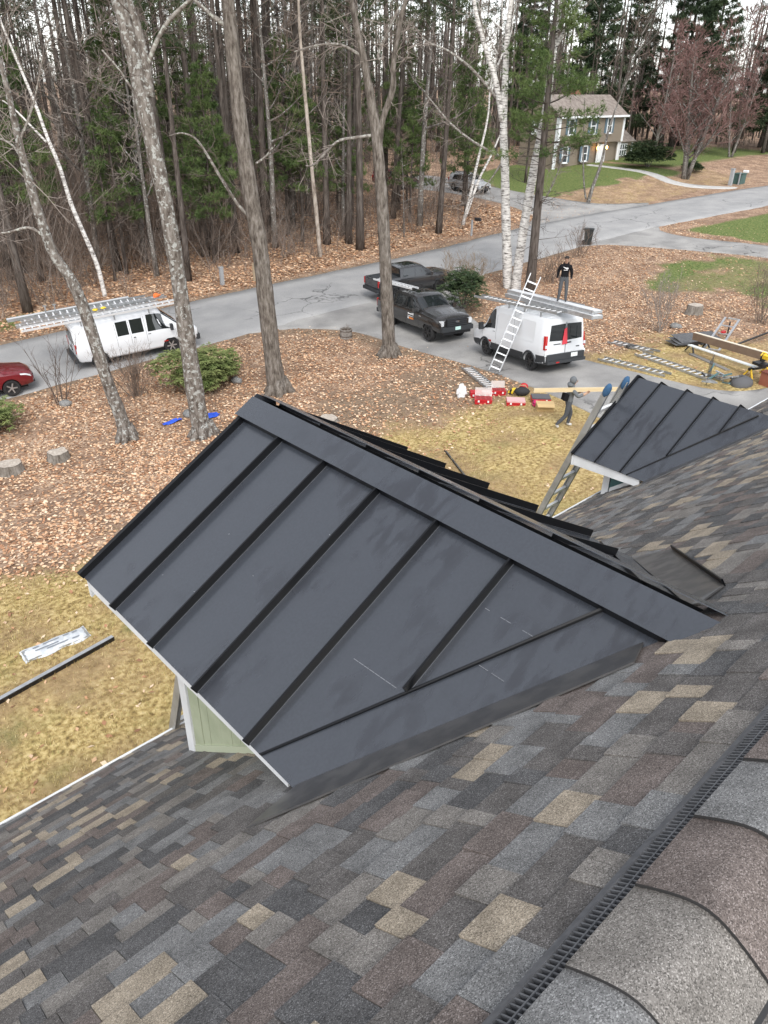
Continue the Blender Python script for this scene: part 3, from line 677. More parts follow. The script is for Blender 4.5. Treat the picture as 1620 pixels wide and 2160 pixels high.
def limb_along(pts, t):
    n = len(pts)-1; i = min(int(t*n), n-1); f_ = t*n-i; return pts[i].lerp(pts[i+1], f_), (pts[i+1]-pts[i]).normalized()
def crooked(p, d, L, n, wob, up_=0.0):
    out = [p.copy()]; d = d.normalized()
    for i in range(n):
        d = (d + rdir()*wob + Vector((0, 0, up_))).normalized(); out.append(out[-1]+d*L/n)
    return out
def deciduous(H, r0, seed, nl=16, first=.35, spread=1.0, tw=.010, lean=0.02, kids=3, lev=2, nb=7, stems=1, limb_up=.5, curve=.03):
    global rv
    rv = random.Random(seed); tr, cr = MB(), MB()
    for s_ in range(stems):
        d0 = Vector((rv.uniform(-1, 1)*lean, rv.uniform(-1, 1)*lean, 1)) + (Vector((math.cos(s_*2.4+seed), math.sin(s_*2.4+seed), 0))*.22 if stems > 1 else Vector())
        hh = H*(1 if s_ == 0 else rv.uniform(.65, .95)); n = 9
        pts = crooked(Vector((0, 0, -.25)) + (Vector((math.cos(s_*2.4+seed), math.sin(s_*2.4+seed), 0))*r0*.8 if stems > 1 else Vector()), d0, hh+.25, n, curve, .02)
        rr = [r0*(1.25 if i == 0 else 1)*(1-i/(n+.6))**.8 for i in range(n+1)]
        tr.tube(pts, rr, 8)
        for k in range(nl):
            t = first + (1-first)*((k+rv.random()*.7)/nl); p, d = limb_along(pts, min(t, .985))
            a = rv.uniform(0, 6.283); o = Vector((math.cos(a), math.sin(a), limb_up + rv.uniform(-.25, .35)))
            L = hh*rv.uniform(.16, .30)*spread*(1.15-t*.75); rb = max(.014, r0*(1-t)*.55+.012)
            lp = crooked(p, o, L, 5, .18, .05); tr.tube(lp, [rb*(1-i/5.6) for i in range(6)], 5, cap=False)
            for j in range(nb):
                q, dd = limb_along(lp, rv.uniform(.2, 1.0)); twigs(cr, q, dd*.6+rdir()*.8, L*rv.uniform(.18, .4), tw*1.3, lev, 0, .85, kids)
        for j in range(8):
            twigs(cr, pts[-1], (pts[-1]-pts[-2]).normalized()+rdir()*.7, hh*.09, tw*1.2, lev, 0, .85, kids)
    return tr, cr
def tuft(mb, c, d, n, L, w, mi=0):
    for k in range(n):
        q = (d*.55 + rdir()); q.normalize(); s_ = q.cross(rdir()).normalized()*w; e = c+q*L*rv.uniform(.6, 1.2)
        mb.add([c-s_, c+s_, e], [(0, 1, 2)], mi)
def pine(H, r0, seed, first=.5, dens=1.0, blen=.16, tl=.16, twn=9, dead=True, nw=.02, droop=0.0):
    global rv
    rv = random.Random(seed); tr, cr = MB(), MB(); n = 8
    pts = crooked(Vector((0, 0, -.25)), Vector((rv.uniform(-.02, .02), rv.uniform(-.02, .02), 1)), H+.25, n, .012, .02)
    tr.tube(pts, [r0*(1.25 if i == 0 else 1)*(1-i/(n+.4))**.75 for i in range(n+1)], 8)
    if dead:
        for k in range(int(34)):
            t = rv.uniform(.10, first+.1); p, d = limb_along(pts, t); a = rv.uniform(0, 6.283); o = Vector((math.cos(a), math.sin(a), rv.uniform(-.15, .35)))
            L = rv.uniform(.5, 2.2); lp = crooked(p, o, L, 3, .16); tr.tube(lp, [.022, .016, .011, .006], 3, cap=False)
            for j in range(3):
                q, dd = limb_along(lp, rv.uniform(.4, 1)); twigs(tr, q, dd+rdir()*.7, L*.35, .009, 1, 0, .8, 3, 0)
    z = first
    while z < .99:
        p, d = limb_along(pts, z); a0 = rv.uniform(0, 6.28)
        for k in range(rv.randint(3, 5)):
            a = a0 + k*6.283/4.3 + rv.uniform(-.3, .3); taper_ = (1.05-(z-first)/(1-first)*.85)
            L = H*blen*taper_*rv.uniform(.65, 1.25); o = Vector((math.cos(a), math.sin(a), rv.uniform(.0, .35)-droop))
            lp = crooked(p, o, L, 4, .10, .03); tr.tube(lp, [.03*taper_+.008, .022*taper_+.006, .016, .011, .006], 4, cap=False)
            m_ = int(L*8.0*dens)+3
            for j in range(m_):
                q, dd = limb_along(lp, rv.uniform(.30, 1.0)**.75); side = Vector((-dd.y, dd.x, 0))*rv.gauss(0, .62)
                off = side*L*.24 + Vector((0, 0, rv.gauss(.03, .07)*(1+L*.3)))
                tuft(cr, q+off, (dd+side*.8+Vector((0, 0, .25))).normalized(), twn, tl, nw)
        z += rv.uniform(.028, .05)*(9/H if H < 14 else .62)*1.3
    return tr, cr
def proto(pair, bark, tw, name):
    tr, cr = pair
    return tr.mesh(name+'_trunk', bark, True), cr.mesh(name+'_crown', tw)
def plant(name, label, ms, loc, rz, s=1.0, group=None, cat='tree', tilt=(0, 0)):
    t = thing(name, label, cat, loc, (tilt[0], tilt[1], rz), group); t.scale = (s, s, s)
    linkmesh('trunk', ms[0], t)
    if ms[1] is not None and len(ms[1].polygons): linkmesh('crown', ms[1], t)
    return t
def hero(name, label, lines, bark, limbbark, twm, tw=.015, n=14, tws=26, mains=1, extra=None, lev=2, flare=1.0, tL=1.1):
    """tree drawn from measured trunk and limb lines (x, y, z, radius)"""
    global rv
    rv = random.Random(len(name)*7+len(lines)); b0 = Vector(lines[0][0][:3]); t = thing(name, label, 'tree', b0)
    tr, cr = MB(), MB()
    for k, ln in enumerate(lines):
        P = [Vector(q[:3])-b0 for q in ln]; rad = [q[3]*(.85 if k < mains else .68) for q in ln]
        if k == 0:
            P[0].z -= .2; rad[0] *= flare
            d = (P[-1]-P[-2]).normalized(); P += [P[-1]+d*2.5+rdir()*.3, P[-1]+d*5.5+rdir()*.5, P[-1]+d*9.0+rdir()*.8]; rad += [rad[-1]*.75, rad[-1]*.45, .02]
            for _ in range(7):
                q0 = P[-4].lerp(P[-1], rv.uniform(0, .8)); o_ = rdir(); o_.z = abs(o_.z)+.5; lp = crooked(q0, o_, rv.uniform(2.5, 5), 5, .15, .05); tr.tube(lp, [.07, .055, .04, .03, .02, .008], 5, cap=False)
                for _ in range(9): q1, d1 = limb_along(lp, rv.uniform(.2, 1)); twigs(cr, q1, d1*.5+rdir(), rv.uniform(.7, 1.4), tw*1.3, 2, 0, .9, 3, .12)
        # finer, slightly bumpy line
        Q, RR = [], []
        for i in range(len(P)-1):
            p0, p1, p2, p3 = P[max(i-1, 0)], P[i], P[i+1], P[min(i+2, len(P)-1)]
            for u in (0, .25, .5, .75):
                Q.append(.5*((2*p1)+(p2-p0)*u+(2*p0-5*p1+4*p2-p3)*u*u+(3*p1-p0-3*p2+p3)*u**3)); RR.append((rad[i]*(1-u)+rad[i+1]*u)*rv.uniform(.94, 1.06))
        Q.append(P[-1]); RR.append(rad[-1])
        if k < mains: tr.tube(Q, RR, n if k == 0 else 8)
        else:
            lm = MB(); lm.tube(Q, RR, 8); lm.build('limb', limbbark, t, True)
        nt_ = tws if k == 0 else max(4, int(tws*.4))
        for j in range(nt_):
            tt = rv.uniform(.55 if k == 0 else .25, 1.0); q, d = limb_along(Q, tt)
            sd_ = rdir(); L = rv.uniform(.5, 1.2)*tL*(1.6 if k == 0 else 1)
            twigs(cr, q, d*.5+sd_, L, tw, lev, 0, .9, 3, .12)
    if flare > 1.0:
        for k in range(6):
            a = k*1.05+rv.uniform(-.3, .3); r_ = lines[0][0][3]
            tr.tube([Vector((math.cos(a)*r_*.35, math.sin(a)*r_*.35, .55)), Vector((math.cos(a)*r_*.8, math.sin(a)*r_*.8, .15)), Vector((math.cos(a)*r_*1.35, math.sin(a)*r_*1.35, -.12))], [r_*.45, r_*.4, r_*.25], 7)
    tr.build('trunk', bark, t, True)
    cr.build('crown', twm, t)
    return t
hero('leaning_tree', 'leaning lichen-spotted tree in the leaf bed near the white cargo van', [
 [(10.66, 25.64, -2.02, 0.37), (10.57, 25.73, -1.11, 0.28), (10.36, 25.92, 0.37, 0.25), (10.12, 26.15, 2.78, 0.24), (9.92, 26.34, 3.91, 0.226), (9.62, 26.61, 4.68, 0.191), (9.49, 26.73, 5.58, 0.187), (9.41, 26.82, 6.45, 0.169), (9.33, 26.88, 7.83, 0.134), (9.31, 26.91, 9.4, 0.101), (9.23, 26.98, 10.62, 0.07)],
 [(9.48, 26.74, 5.28, 0.079), (9.13, 27.08, 5.57, 0.063), (8.41, 27.75, 5.38, 0.047), (7.6, 28.3, 5.7, .03)], [(9.39, 26.84, 7.15, 0.068), (9.19, 27.02, 7.97, 0.052), (8.8, 27.38, 8.23, 0.037)], [(9.32, 26.89, 8.1, 0.059), (9.82, 26.43, 9.15, 0.043), (10.22, 26.05, 10.4, 0.028)]], B_LICH, B_LIMB, TWIGL, flare=1.05, tws=34, lev=2)
hero('forked_tree', 'tall forked tree with lichen patches standing beside the round rhododendron', [
 [(12.62, 23.31, -1.67, 0.46), (12.53, 23.4, -0.91, 0.39), (12.46, 23.46, 1.59, 0.345), (12.41, 23.51, 4.5, 0.299), (12.32, 23.59, 6.55, 0.287), (12.19, 23.71, 8.18, 0.278), (12.09, 23.8, 9.58, 0.269), (12.0, 23.89, 10.78, 0.262), (11.87, 24.01, 11.81, 0.242), (11.8, 24.07, 12.46, 0.225)],
 [(12.28, 23.63, 9.4, 0.17), (12.27, 23.66, 10.43, 0.167), (12.19, 23.75, 11.25, 0.15), (12.1, 23.84, 11.81, 0.135), (11.9, 23.95, 13.5, .1)], [(12.26, 23.65, 10.07, 0.098), (12.49, 23.43, 10.67, 0.097), (12.86, 23.09, 11.32, 0.089), (13.35, 22.63, 11.83, 0.074), (13.8, 22.2, 12.4, 0.05)], [(11.92, 23.97, 9.58, 0.057), (11.67, 24.2, 10.12, 0.042), (11.37, 24.48, 10.59, 0.035)]], B_LICH, B_LIMB, TWIG, flare=1.05, tws=34, mains=2)
hero('oak_tree', 'thick straight furrowed oak beyond the ridge of the near dormer', [
 [(17.34, 25.1, -1.63, 0.52), (17.23, 25.21, -0.83, 0.44), (17.11, 25.32, 1.95, 0.395), (17.02, 25.4, 4.32, 0.366), (16.88, 25.54, 6.02, 0.35), (16.76, 25.65, 7.93, 0.309), (16.7, 25.71, 9.43, 0.301), (16.67, 25.74, 10.85, 0.293), (16.64, 25.76, 12.2, 0.269), (16.62, 25.78, 12.97, 0.25)],
 [(16.87, 25.55, 5.35, 0.11), (16.54, 25.85, 5.75, 0.085), (16.14, 26.23, 6.62, 0.08), (15.86, 26.53, 7.35, 0.07), (15.54, 26.79, 7.99, 0.055), (15.18, 27.13, 8.2, 0.04), (14.8, 27.42, 8.1, 0.02)], [(17.07, 25.36, 7.23, 0.07), (17.34, 25.11, 7.48, 0.052), (17.61, 24.86, 7.87, 0.043)], [(16.64, 25.76, 11.4, 0.177), (16.26, 26.12, 11.73, 0.112), (15.83, 26.52, 12.18, 0.079), (15.62, 26.72, 12.44, 0.063)]], B_OAK, B_LIMB, TWIG, flare=1.12, tws=30)
hero('driveway_tree', 'dark forked tree at the driveway edge in front of the black pickup', [
 [(23.63, 24.98, -1.31, 0.45), (23.59, 25.02, -0.51, 0.37), (23.48, 25.12, 1.99, 0.33), (23.35, 25.24, 4.8, 0.307), (23.21, 25.37, 6.85, 0.278), (23.09, 25.49, 8.26, 0.252), (22.85, 25.71, 9.94, 0.189), (22.64, 25.91, 11.21, 0.166), (22.38, 26.15, 12.59, 0.126), (22.26, 26.27, 13.17, 0.107)],
 [(23.17, 25.42, 7.56, 0.196), (23.31, 25.28, 8.61, 0.154), (23.58, 25.03, 9.62, 0.142), (23.59, 25.01, 10.6, 0.131), (23.69, 24.92, 11.39, 0.12), (23.83, 24.79, 12.31, 0.1), (24.02, 24.61, 12.91, 0.081)], [(23.06, 25.51, 8.0, 0.097), (22.49, 26.04, 7.9, 0.088), (21.92, 26.58, 7.72, 0.078), (21.26, 27.2, 6.9, 0.059), (20.97, 27.47, 6.81, 0.04)], [(22.71, 25.84, 10.74, 0.093), (22.1, 26.41, 11.13, 0.074), (21.43, 27.04, 11.11, 0.065), (20.75, 27.68, 10.87, 0.046)], [(23.32, 25.27, 10.75, 0.093), (23.15, 25.42, 10.69, 0.083), (23.25, 25.34, 11.15, 0.083), (23.7, 24.91, 12.31, 0.072)]], B_OAK, B_LIMB, TWIGL, flare=1.1, tws=46, lev=2, mains=2)
hero('birch_tree', 'white birch with a forked top rising straight behind the work van', [
 [(36.53, 28.38, -0.71, 0.36), (36.4, 28.5, 0.61, 0.32), (36.14, 28.75, 3.5, 0.295), (35.93, 28.94, 5.96, 0.275), (35.75, 29.11, 7.83, 0.245), (35.64, 29.21, 10.49, 0.187), (35.61, 29.24, 11.97, 0.159), (35.64, 29.21, 13.59, 0.132), (35.66, 29.2, 14.37, 0.118)],
 [(35.69, 29.17, 8.18, 0.205), (35.29, 29.54, 10.06, 0.175), (34.95, 29.86, 11.12, 0.148), (34.56, 30.23, 12.36, 0.134), (34.28, 30.49, 13.56, 0.12), (34.16, 30.6, 15.15, 0.08)], [(35.44, 29.41, 9.18, 0.114), (34.45, 30.34, 10.47, 0.1), (33.5, 31.22, 11.3, 0.086), (32.68, 31.99, 11.71, 0.061), (32.41, 32.25, 11.95, 0.037)], [(35.73, 29.13, 6.43, 0.118), (34.62, 30.17, 7.12, 0.104), (33.64, 31.09, 8.02, 0.09), (33.05, 31.64, 8.8, 0.064), (32.66, 32.01, 9.35, 0.038)], [(34.95, 29.86, 11.12, 0.074), (34.59, 30.2, 12.77, 0.06), (34.35, 30.43, 13.96, 0.048)], [(35.92, 28.95, 6.44, 0.092), (35.31, 29.52, 5.1, 0.053), (34.58, 30.21, 4.22, 0.04)]], B_BIRCH, B_LIMB, TWIGL, tws=50, mains=2)
hero('birch_tree', 'white birch leaning to the right of its straight twin behind the work van', [
 [(36.49, 27.77, -0.7, 0.36), (36.48, 27.77, 0.45, 0.32), (36.56, 27.69, 2.82, 0.30), (36.7, 27.57, 5.31, 0.275), (36.86, 27.42, 7.43, 0.255), (36.98, 27.3, 9.22, 0.24), (36.99, 27.3, 11.15, 0.21), (37.0, 27.29, 12.38, 0.18), (37.04, 27.24, 13.77, 0.142), (37.04, 27.25, 14.35, 0.129)],
 [(36.97, 27.31, 11.36, 0.134), (37.26, 27.04, 12.08, 0.121), (37.61, 26.72, 13.0, 0.095), (37.87, 26.47, 13.79, 0.071)], [(36.6, 27.66, 3.58, 0.08), (37.32, 26.99, 4.34, 0.053), (37.88, 26.46, 6.52, 0.039)], [(36.75, 27.52, 6.5, 0.078), (37.67, 26.65, 6.75, 0.052)]], B_BIRCH, B_LIMB, TWIGL, tws=40, mains=2)
hero('birch_tree', 'slender white birch leaning over the undergrowth across the road', [
 [(18.36, 43.93, -1.28, 0.17), (18.24, 44.05, 0.48, 0.155), (17.95, 44.32, 2.04, 0.15), (17.61, 44.64, 3.8, 0.14), (17.41, 44.83, 5.72, 0.129), (17.15, 45.07, 7.1, 0.114), (16.93, 45.27, 8.66, 0.1), (16.69, 45.5, 9.94, 0.086), (16.41, 45.77, 11.39, 0.072), (16.23, 45.93, 12.39, 0.059)],
 [(17.08, 45.14, 6.87, 0.076), (16.59, 45.59, 7.65, 0.063), (16.08, 46.07, 8.42, 0.05), (15.69, 46.44, 8.81, 0.037)]], B_BIRCH, B_BIRCH, TWIGL, tws=14, mains=2, n=8)
hero('pale_tree', 'pale slim bare trunk at the edge of the woods across the road', [
 [(33.26, 42.28, -0.61, 0.18), (33.13, 42.4, 1.92, 0.16), (32.97, 42.55, 4.83, 0.14), (32.83, 42.69, 7.85, 0.135), (32.72, 42.79, 10.19, 0.117), (32.62, 42.87, 12.66, 0.1), (32.6, 42.9, 14.54, 0.084)]], B_PALE, B_PALE, TWIGL, tws=14, n=8)
hero('pale_tree', 'two-stemmed pale birch leaning right beside the far driveway', [
 [(47.51, 42.07, 0.13, 0.15), (47.83, 41.78, 2.07, 0.14), (48.1, 41.51, 4.44, 0.12), (48.39, 41.25, 6.4, 0.1), (48.55, 41.09, 7.99, 0.085)], [(47.62, 41.97, .5, 0.13), (48.29, 41.34, 3.44, 0.11), (48.86, 40.81, 5.12, 0.09), (49.4, 40.3, 7, .05)]], B_BIRCH, B_BIRCH, TWIGL, tws=12, mains=2, n=8)
hero('young_tree', 'small bare two-stemmed tree in front of the tan house', [
 [(63.22, 40.99, 0.71, 0.25), (63.4, 40.83, 1.99, 0.18), (63.73, 40.51, 3.93, 0.15), (63.92, 40.34, 6.75, 0.10), (64.36, 39.93, 9.27, 0.06)], [(63.07, 41.14, 0.99, 0.107), (62.82, 41.37, 2.17, 0.085), (62.51, 41.66, 4.48, 0.075), (62.29, 41.86, 7.08, 0.05), (62.12, 42.03, 9.0, 0.03)]], B_GREY, B_GREY, TWIG, tws=30, mains=2, n=8, tw=.013)
# edge pine standing by the birches
ep = proto(pine(17, .30, 77, first=.44, dens=2.0, blen=.18, tl=.24, twn=12, dead=True, nw=.014), B_PINE, NEEDL, 'edge_pine')
plant('pine_tree', 'green white pine standing close behind the two birches', ep, T(36.0, 26.4), 1.0)
# woodland prototypes
PT = [proto(pine(22+k*1.5, .24+.04*k, 100+k, first=.66+.05*k, dens=.9, blen=.13, tl=.32, twn=9, nw=.026), B_PINE, [NEED, NEEDD, NEED][k], 'tall_pine') for k in range(3)]
PM = [proto(pine(9.5+2*k, .13+.02*k, 120+k, first=.34, dens=1.7, blen=.21, tl=.26, twn=12, nw=.020), B_PINE, NEEDL, 'young_pine') for k in range(3)]
DT = [proto(deciduous(15+k*1.6, .17+.02*k, 140+k, nl=15, first=.32, spread=1.1, tw=.020, nb=9), B_GREY, [TWIG, TWIGL, TWIG, TWIGB][k], 'bare_tree') for k in range(4)]
SP = [proto(deciduous(7.5+k*1.5, .06+.012*k, 160+k, nl=12, first=.2, spread=1.1, tw=.015, nb=7), [B_GREY, B_PALE, B_PINE][k], [TWIGB, TWIGL, TWIG][k], 'sapling') for k in range(3)]
RM = proto(deciduous(13.5, .22, 180, nl=24, first=.16, spread=1.5, tw=.024, nb=12, stems=3, limb_up=.9), B_GREY, TWIGR, 'red_maple')
RM2 = proto(deciduous(12, .16, 184, nl=22, first=.2, spread=1.35, tw=.026, nb=12, stems=2, limb_up=1.0), B_GREY, TWIGR, 'red_maple')
rf = random.Random(8); placed = [(18.4, 43.9), (33.3, 42.3), (47.5, 42)]
def wood_ok(x, y):
    if y < float(rcy(x)) + 5.6: return False
    if 50.5 < x < 66 and y < 66: return False
    if 60 < x < 108 and y < 64: return False
    az = math.atan2(y, x) - HEAD
    return abs(az) < .66
kinds = []
n_try = 0
while len(placed) < 262 and n_try < 20000:
    n_try += 1
    far = rf.random()
    x, y = rf.uniform(-12, 150), rf.uniform(41, 112)
    if not wood_ok(x, y): continue
    dist = math.hypot(x, y)
    if dist > 135: continue
    if rf.random() > min(1, (75/dist)**1.2): continue
    if any((x-a)**2+(y-b_)**2 < (1.5 if dist < 70 else 2.2)**2 for a, b_ in placed): continue
    placed.append((x, y)); u = rf.random(); edge = y - float(rcy(x))
    az = math.atan2(y, x)-HEAD
    pinef = .46 if az > 0.05 else .58
    loc = T(x, y); rz = rf.uniform(0, 6.28); tilt = (rf.gauss(0, .025), rf.gauss(0, .025))
    if u < pinef: plant('pine_tree', 'tall dark bare-trunked pine in the woods', PT[rf.randrange(3)], loc, rz, rf.uniform(.8, 1.15), 'tall pines in the woods', tilt=tilt)
    elif u < pinef+.045: plant('pine_tree', 'young bright green pine among the bare trunks', PM[rf.randrange(3)], loc, rz, rf.uniform(.75, 1.15), 'young green pines in the woods', tilt=tilt)
    elif u < .80: plant('bare_tree', 'tall leafless tree in the woods', DT[rf.randrange(4)], loc, rz, rf.uniform(.8, 1.2), 'leafless trees in the woods', tilt=tilt)
    else: plant('sapling', 'thin leafless sapling at the edge of the woods', SP[rf.randrange(3)], loc, rz, rf.uniform(.8, 1.25), 'thin saplings in the woods', tilt=(tilt[0]*2, tilt[1]*2))
# a few green pines where they stand out, one at a time
for k, (x, y, s_, kk) in enumerate([(21.5, 47.5, 1.05, 0), (27.5, 46.5, 1.0, 1), (35.5, 49, .95, 2), (29.5, 53, 1.15, 1), (45, 45.5, .85, 0), (50.0, 44.0, .8, 1), (43, 52, 1.1, 2), (17, 50, 1.15, 1), (24.5, 51, 1.2, 2), (39, 46.5, .9, 0), (33, 56, 1.25, 0), (48, 50, 1.2, 1), (53, 47, 1.0, 2)]):
    plant('pine_tree', 'young bright green pine among the bare trunks', PM[kk], T(x, y), k*1.3, s_, 'young green pines in the woods')
PE = proto(pine(21, .32, 190, first=.13, dens=2.1, blen=.21, tl=.46, twn=10, dead=False, nw=.034, droop=.1), B_PINE, NEEDD, 'evergreen')
for k, (x, y, s_) in enumerate([(104, 52, 1.0), (110, 59, 1.15), (116, 48, 1.05), (99, 66, 1.1), (124, 52, 1.2), (112, 68, 1.0), (128, 44, 1.1), (95, 74, .95), (120, 41, .8)]):
    plant('pine_tree', 'huge dark evergreen towering behind the red-budded maples', PE, T(x, y), k*2.1, s_, 'dark evergreens beyond the far lawn')
plant('pine_tree', 'leafy pine standing at the end wall of the tan house', PM[2], T(67.5, 51.5), .8, .85)
plant('maple_tree', 'wide bare maple with reddish buds beside the street mailboxes', RM, T(81.5, 41.5), .6, 1.05)
plant('maple_tree', 'red-budded bare maple rising behind the low wing of the tan house', RM2, T(92.0, 51.5), 2.2, 1.05)
plant('maple_tree', 'slim reddish bare maple at the lawn edge near the evergreens', RM2, T(101.0, 46.0), 4.0, .9)
# distant wood and undergrowth: masses that cannot be counted
rv = random.Random(99)
mb = MB()
for k in range(760):
    a = HEAD + rv.uniform(-.68, .68); d_ = rv.uniform(98, 175); x, y = d_*math.cos(a), d_*math.sin(a)
    if y < float(rcy(x))+9 or (x > 55 and y < 58): continue
    z = float(terr(x, y)); h = rv.uniform(11, 21); p = Vector((x, y, z-.3)); e = p+Vector((rv.uniform(-.8, .8), rv.uniform(-.8, .8), h)); q = rv.uniform(.10, .24)
    mb.tube([p, p.lerp(e, .5), e], [q, q*.8, q*.3], 5, 0, False)
    for j in range(12):
        t = rv.uniform(.25, 1); twigs(mb, p.lerp(e, t), rdir()+Vector((0, 0, .3)), rv.uniform(1.2, 2.6), .032, 1, 1, .9, 4)
    if rv.random() < .28:
        for j in range(26):
            c_ = p.lerp(e, rv.uniform(.5, 1.02)) + Vector((rv.gauss(0, 1.3), rv.gauss(0, 1.3), 0)); tuft(mb, c_, Vector((0, 0, .2)), 9, .75, .06, 2)
tag(mb.build('distant_wood', [B_PINE, TWIGB, NEEDD]), 'far brown woods filling the background behind the nearer trunks', 'woods', kind='stuff')
mb = MB()
for k in range(4200):
    x, y = rv.uniform(-8, 62), rv.uniform(41, 84)
    if not wood_ok(x, y) or (y < float(rcy(x))+6.5 and rv.random() < .6): continue
    dens = 1.0 if x < 34 else .55
    if rv.random() > dens*(1.0 if y-float(rcy(x)) > 8 else .6): continue
    p = Vector(T(x, y, -.05)); h = rv.uniform(.8, 3.4)*(1.5 if x < 30 else 1)*(2.4 if rv.random() < .22 else 1)
    for j in range(rv.randint(3, 6)):
        twigs(mb, p + Vector((rv.gauss(0, .15), rv.gauss(0, .15), 0)), Vector((rv.gauss(0, .35), rv.gauss(0, .35), 1)), h*rv.uniform(.35, .6), .014, 2, 0 if rv.random() < .75 else 1, .7, 3, .25)
for k in range(900):
    a = HEAD + rv.uniform(-.66, .66); d_ = rv.uniform(88, 150); x, y = d_*math.cos(a), d_*math.sin(a)
    if y < float(rcy(x))+9 or (55 < x < 112 and y < 66) or (x >= 112 and y < 50): continue
    p = Vector(T(x, y))
    for j in range(5): twigs(mb, p+Vector((rv.gauss(0, .8), rv.gauss(0, .8), 0)), Vector((rv.gauss(0, .3), rv.gauss(0, .3), 1)), rv.uniform(1.2, 3.2), .032, 2, 0, .7, 3, .25)
tag(mb.build('undergrowth', [TWIGB, TWIGL]), 'tangle of bare brown brush on the floor of the woods', 'undergrowth', kind='stuff')

# fallen leaves and grass
def scatter():
    g2 = np.random.default_rng(3)
    def emit(X, Y, size, aspect, mats_, name, label, kindname, up_=.25, blade=False, dz=.012):
        n = len(X); Z = terr(X, Y)+dz; a = g2.random(n)*6.283; L = size*(.6+.8*g2.random(n)); w_ = L*aspect
        dx, dy = np.cos(a), np.sin(a); tz = g2.random(n)*up_*L
        if blade:
            bx, by = g2.normal(0, .35, n)*L, g2.normal(0, .35, n)*L
            V = np.stack([np.stack([X-dx*w_, Y-dy*w_, Z-.01], -1), np.stack([X+dx*w_, Y+dy*w_, Z-.01], -1), np.stack([X+bx, Y+by, Z+L*(.35+.65*g2.random(n))], -1)], 1).reshape(-1, 3); k = 3
        else:
            V = np.stack([np.stack([X-dx*L, Y-dy*L, Z], -1), np.stack([X+dy*w_, Y-dx*w_, Z+tz], -1), np.stack([X+dx*L, Y+dy*L, Z+tz*.6], -1), np.stack([X-dy*w_, Y+dx*w_, Z+tz*.2], -1)], 1).reshape(-1, 3); k = 4
        me = bpy.data.meshes.new(name); me.vertices.add(len(V)); me.vertices.foreach_set('co', V.astype(np.float32).reshape(-1))
        me.loops.add(n*k); me.loops.foreach_set('vertex_index', np.arange(n*k)); me.polygons.add(n); me.polygons.foreach_set('loop_start', np.arange(n)*k)
        me.update(calc_edges=True)
        for m in mats_: me.materials.append(m)
        me.polygons.foreach_set('material_index', g2.integers(0, len(mats_), n)); o = linkmesh(name, me); tag(o, label, kindname, kind='stuff')
    LM = [mat('leaf_%d' % i, c, .85, spec=.2) for i, c in enumerate([(.48, .265, .150), (.60, .375, .225), (.70, .50, .34), (.27, .145, .085), (.64, .42, .26), (.76, .585, .42), (.40, .21, .12)])]
    N = 420000; X = g2.uniform(-3, 62, N); Y = g2.uniform(9, 44, N)
    s_, gr, di = zones(X, Y); lw = np.clip(1-s_*.968-gr*.95-di*.70, 0, 1)
    rd = np.abs(Y-rcy(X))-3.5; onr = (rd < .1); dd = np.minimum(dist_poly(X, Y, DRIVE), dist_poly(X, Y, NDRIVE))
    lw = lw*np.clip(.30+1.25*(vnoise(X, Y, 1.7, 41)*.6+vnoise(X, Y, .6, 42)*.4-.22), .12, 1)
    lw = lw*np.where(onr, .012, 1)*np.where(dd < 0, .012, 1)
    d_ = np.hypot(X, Y); az = np.arctan2(Y, X)-HEAD
    keep = (g2.random(N) < lw*np.clip((34/d_)**1.6, .12, 1)) & (np.abs(az) < .72)
    X, Y = X[keep], Y[keep]; print('leaves', len(X))
    emit(X, Y, .056, .55, LM, 'fallen_leaves', 'tan and orange leaf litter strewn across the yard', 'leaves', .7)
    N = 60000; X = g2.uniform(-3, 75, N); Y = g2.uniform(40, 60, N); ok = (Y > rcy(X)+4.0) & ~((X > 55) & (Y > 40)); X, Y = X[ok], Y[ok]
    emit(X, Y, .11, .55, LM[:4], 'fallen_leaves', 'brown leaf litter on the floor of the woods', 'leaves', .6)
    N = 260000; X = g2.uniform(-3, 30, N); Y = g2.uniform(4.2, 19, N); s_, gr, di = zones(X, Y); dd = dist_poly(X, Y, DRIVE)
    ok = (g2.random(N) < s_) & (dd > .05) & (g2.random(N) < np.clip((15/np.hypot(X, Y))**1.3, .2, 1)); X, Y = X[ok], Y[ok]; print('grass', len(X))
    GM = [mat('straw_%d' % i, c, .85, spec=.15) for i, c in enumerate([(.55, .42, .19), (.40, .29, .13), (.68, .55, .31), (.24, .18, .08), (.46, .38, .16), (.33, .30, .11)])]
    emit(X, Y, .065, .08, GM, 'dry_grass', 'yellow dormant lawn grass beside the house', 'grass', blade=True)
    N = 70000; X = g2.uniform(38, 90, N); Y = g2.uniform(8, 56, N); s_, gr, di = zones(X, Y); ok = g2.random(N) < gr*np.clip((48/np.hypot(X, Y))**1.5, .1, 1); X, Y = X[ok], Y[ok]
    emit(X, Y, .09, .16, [mat('grass_%d' % i, c, .8, spec=.15) for i, c in enumerate([(.11, .15, .045), (.16, .19, .065), (.24, .24, .10)])], 'lawn_grass', 'green spring lawn across the driveway and by the far house', 'grass', blade=True)
scatter()

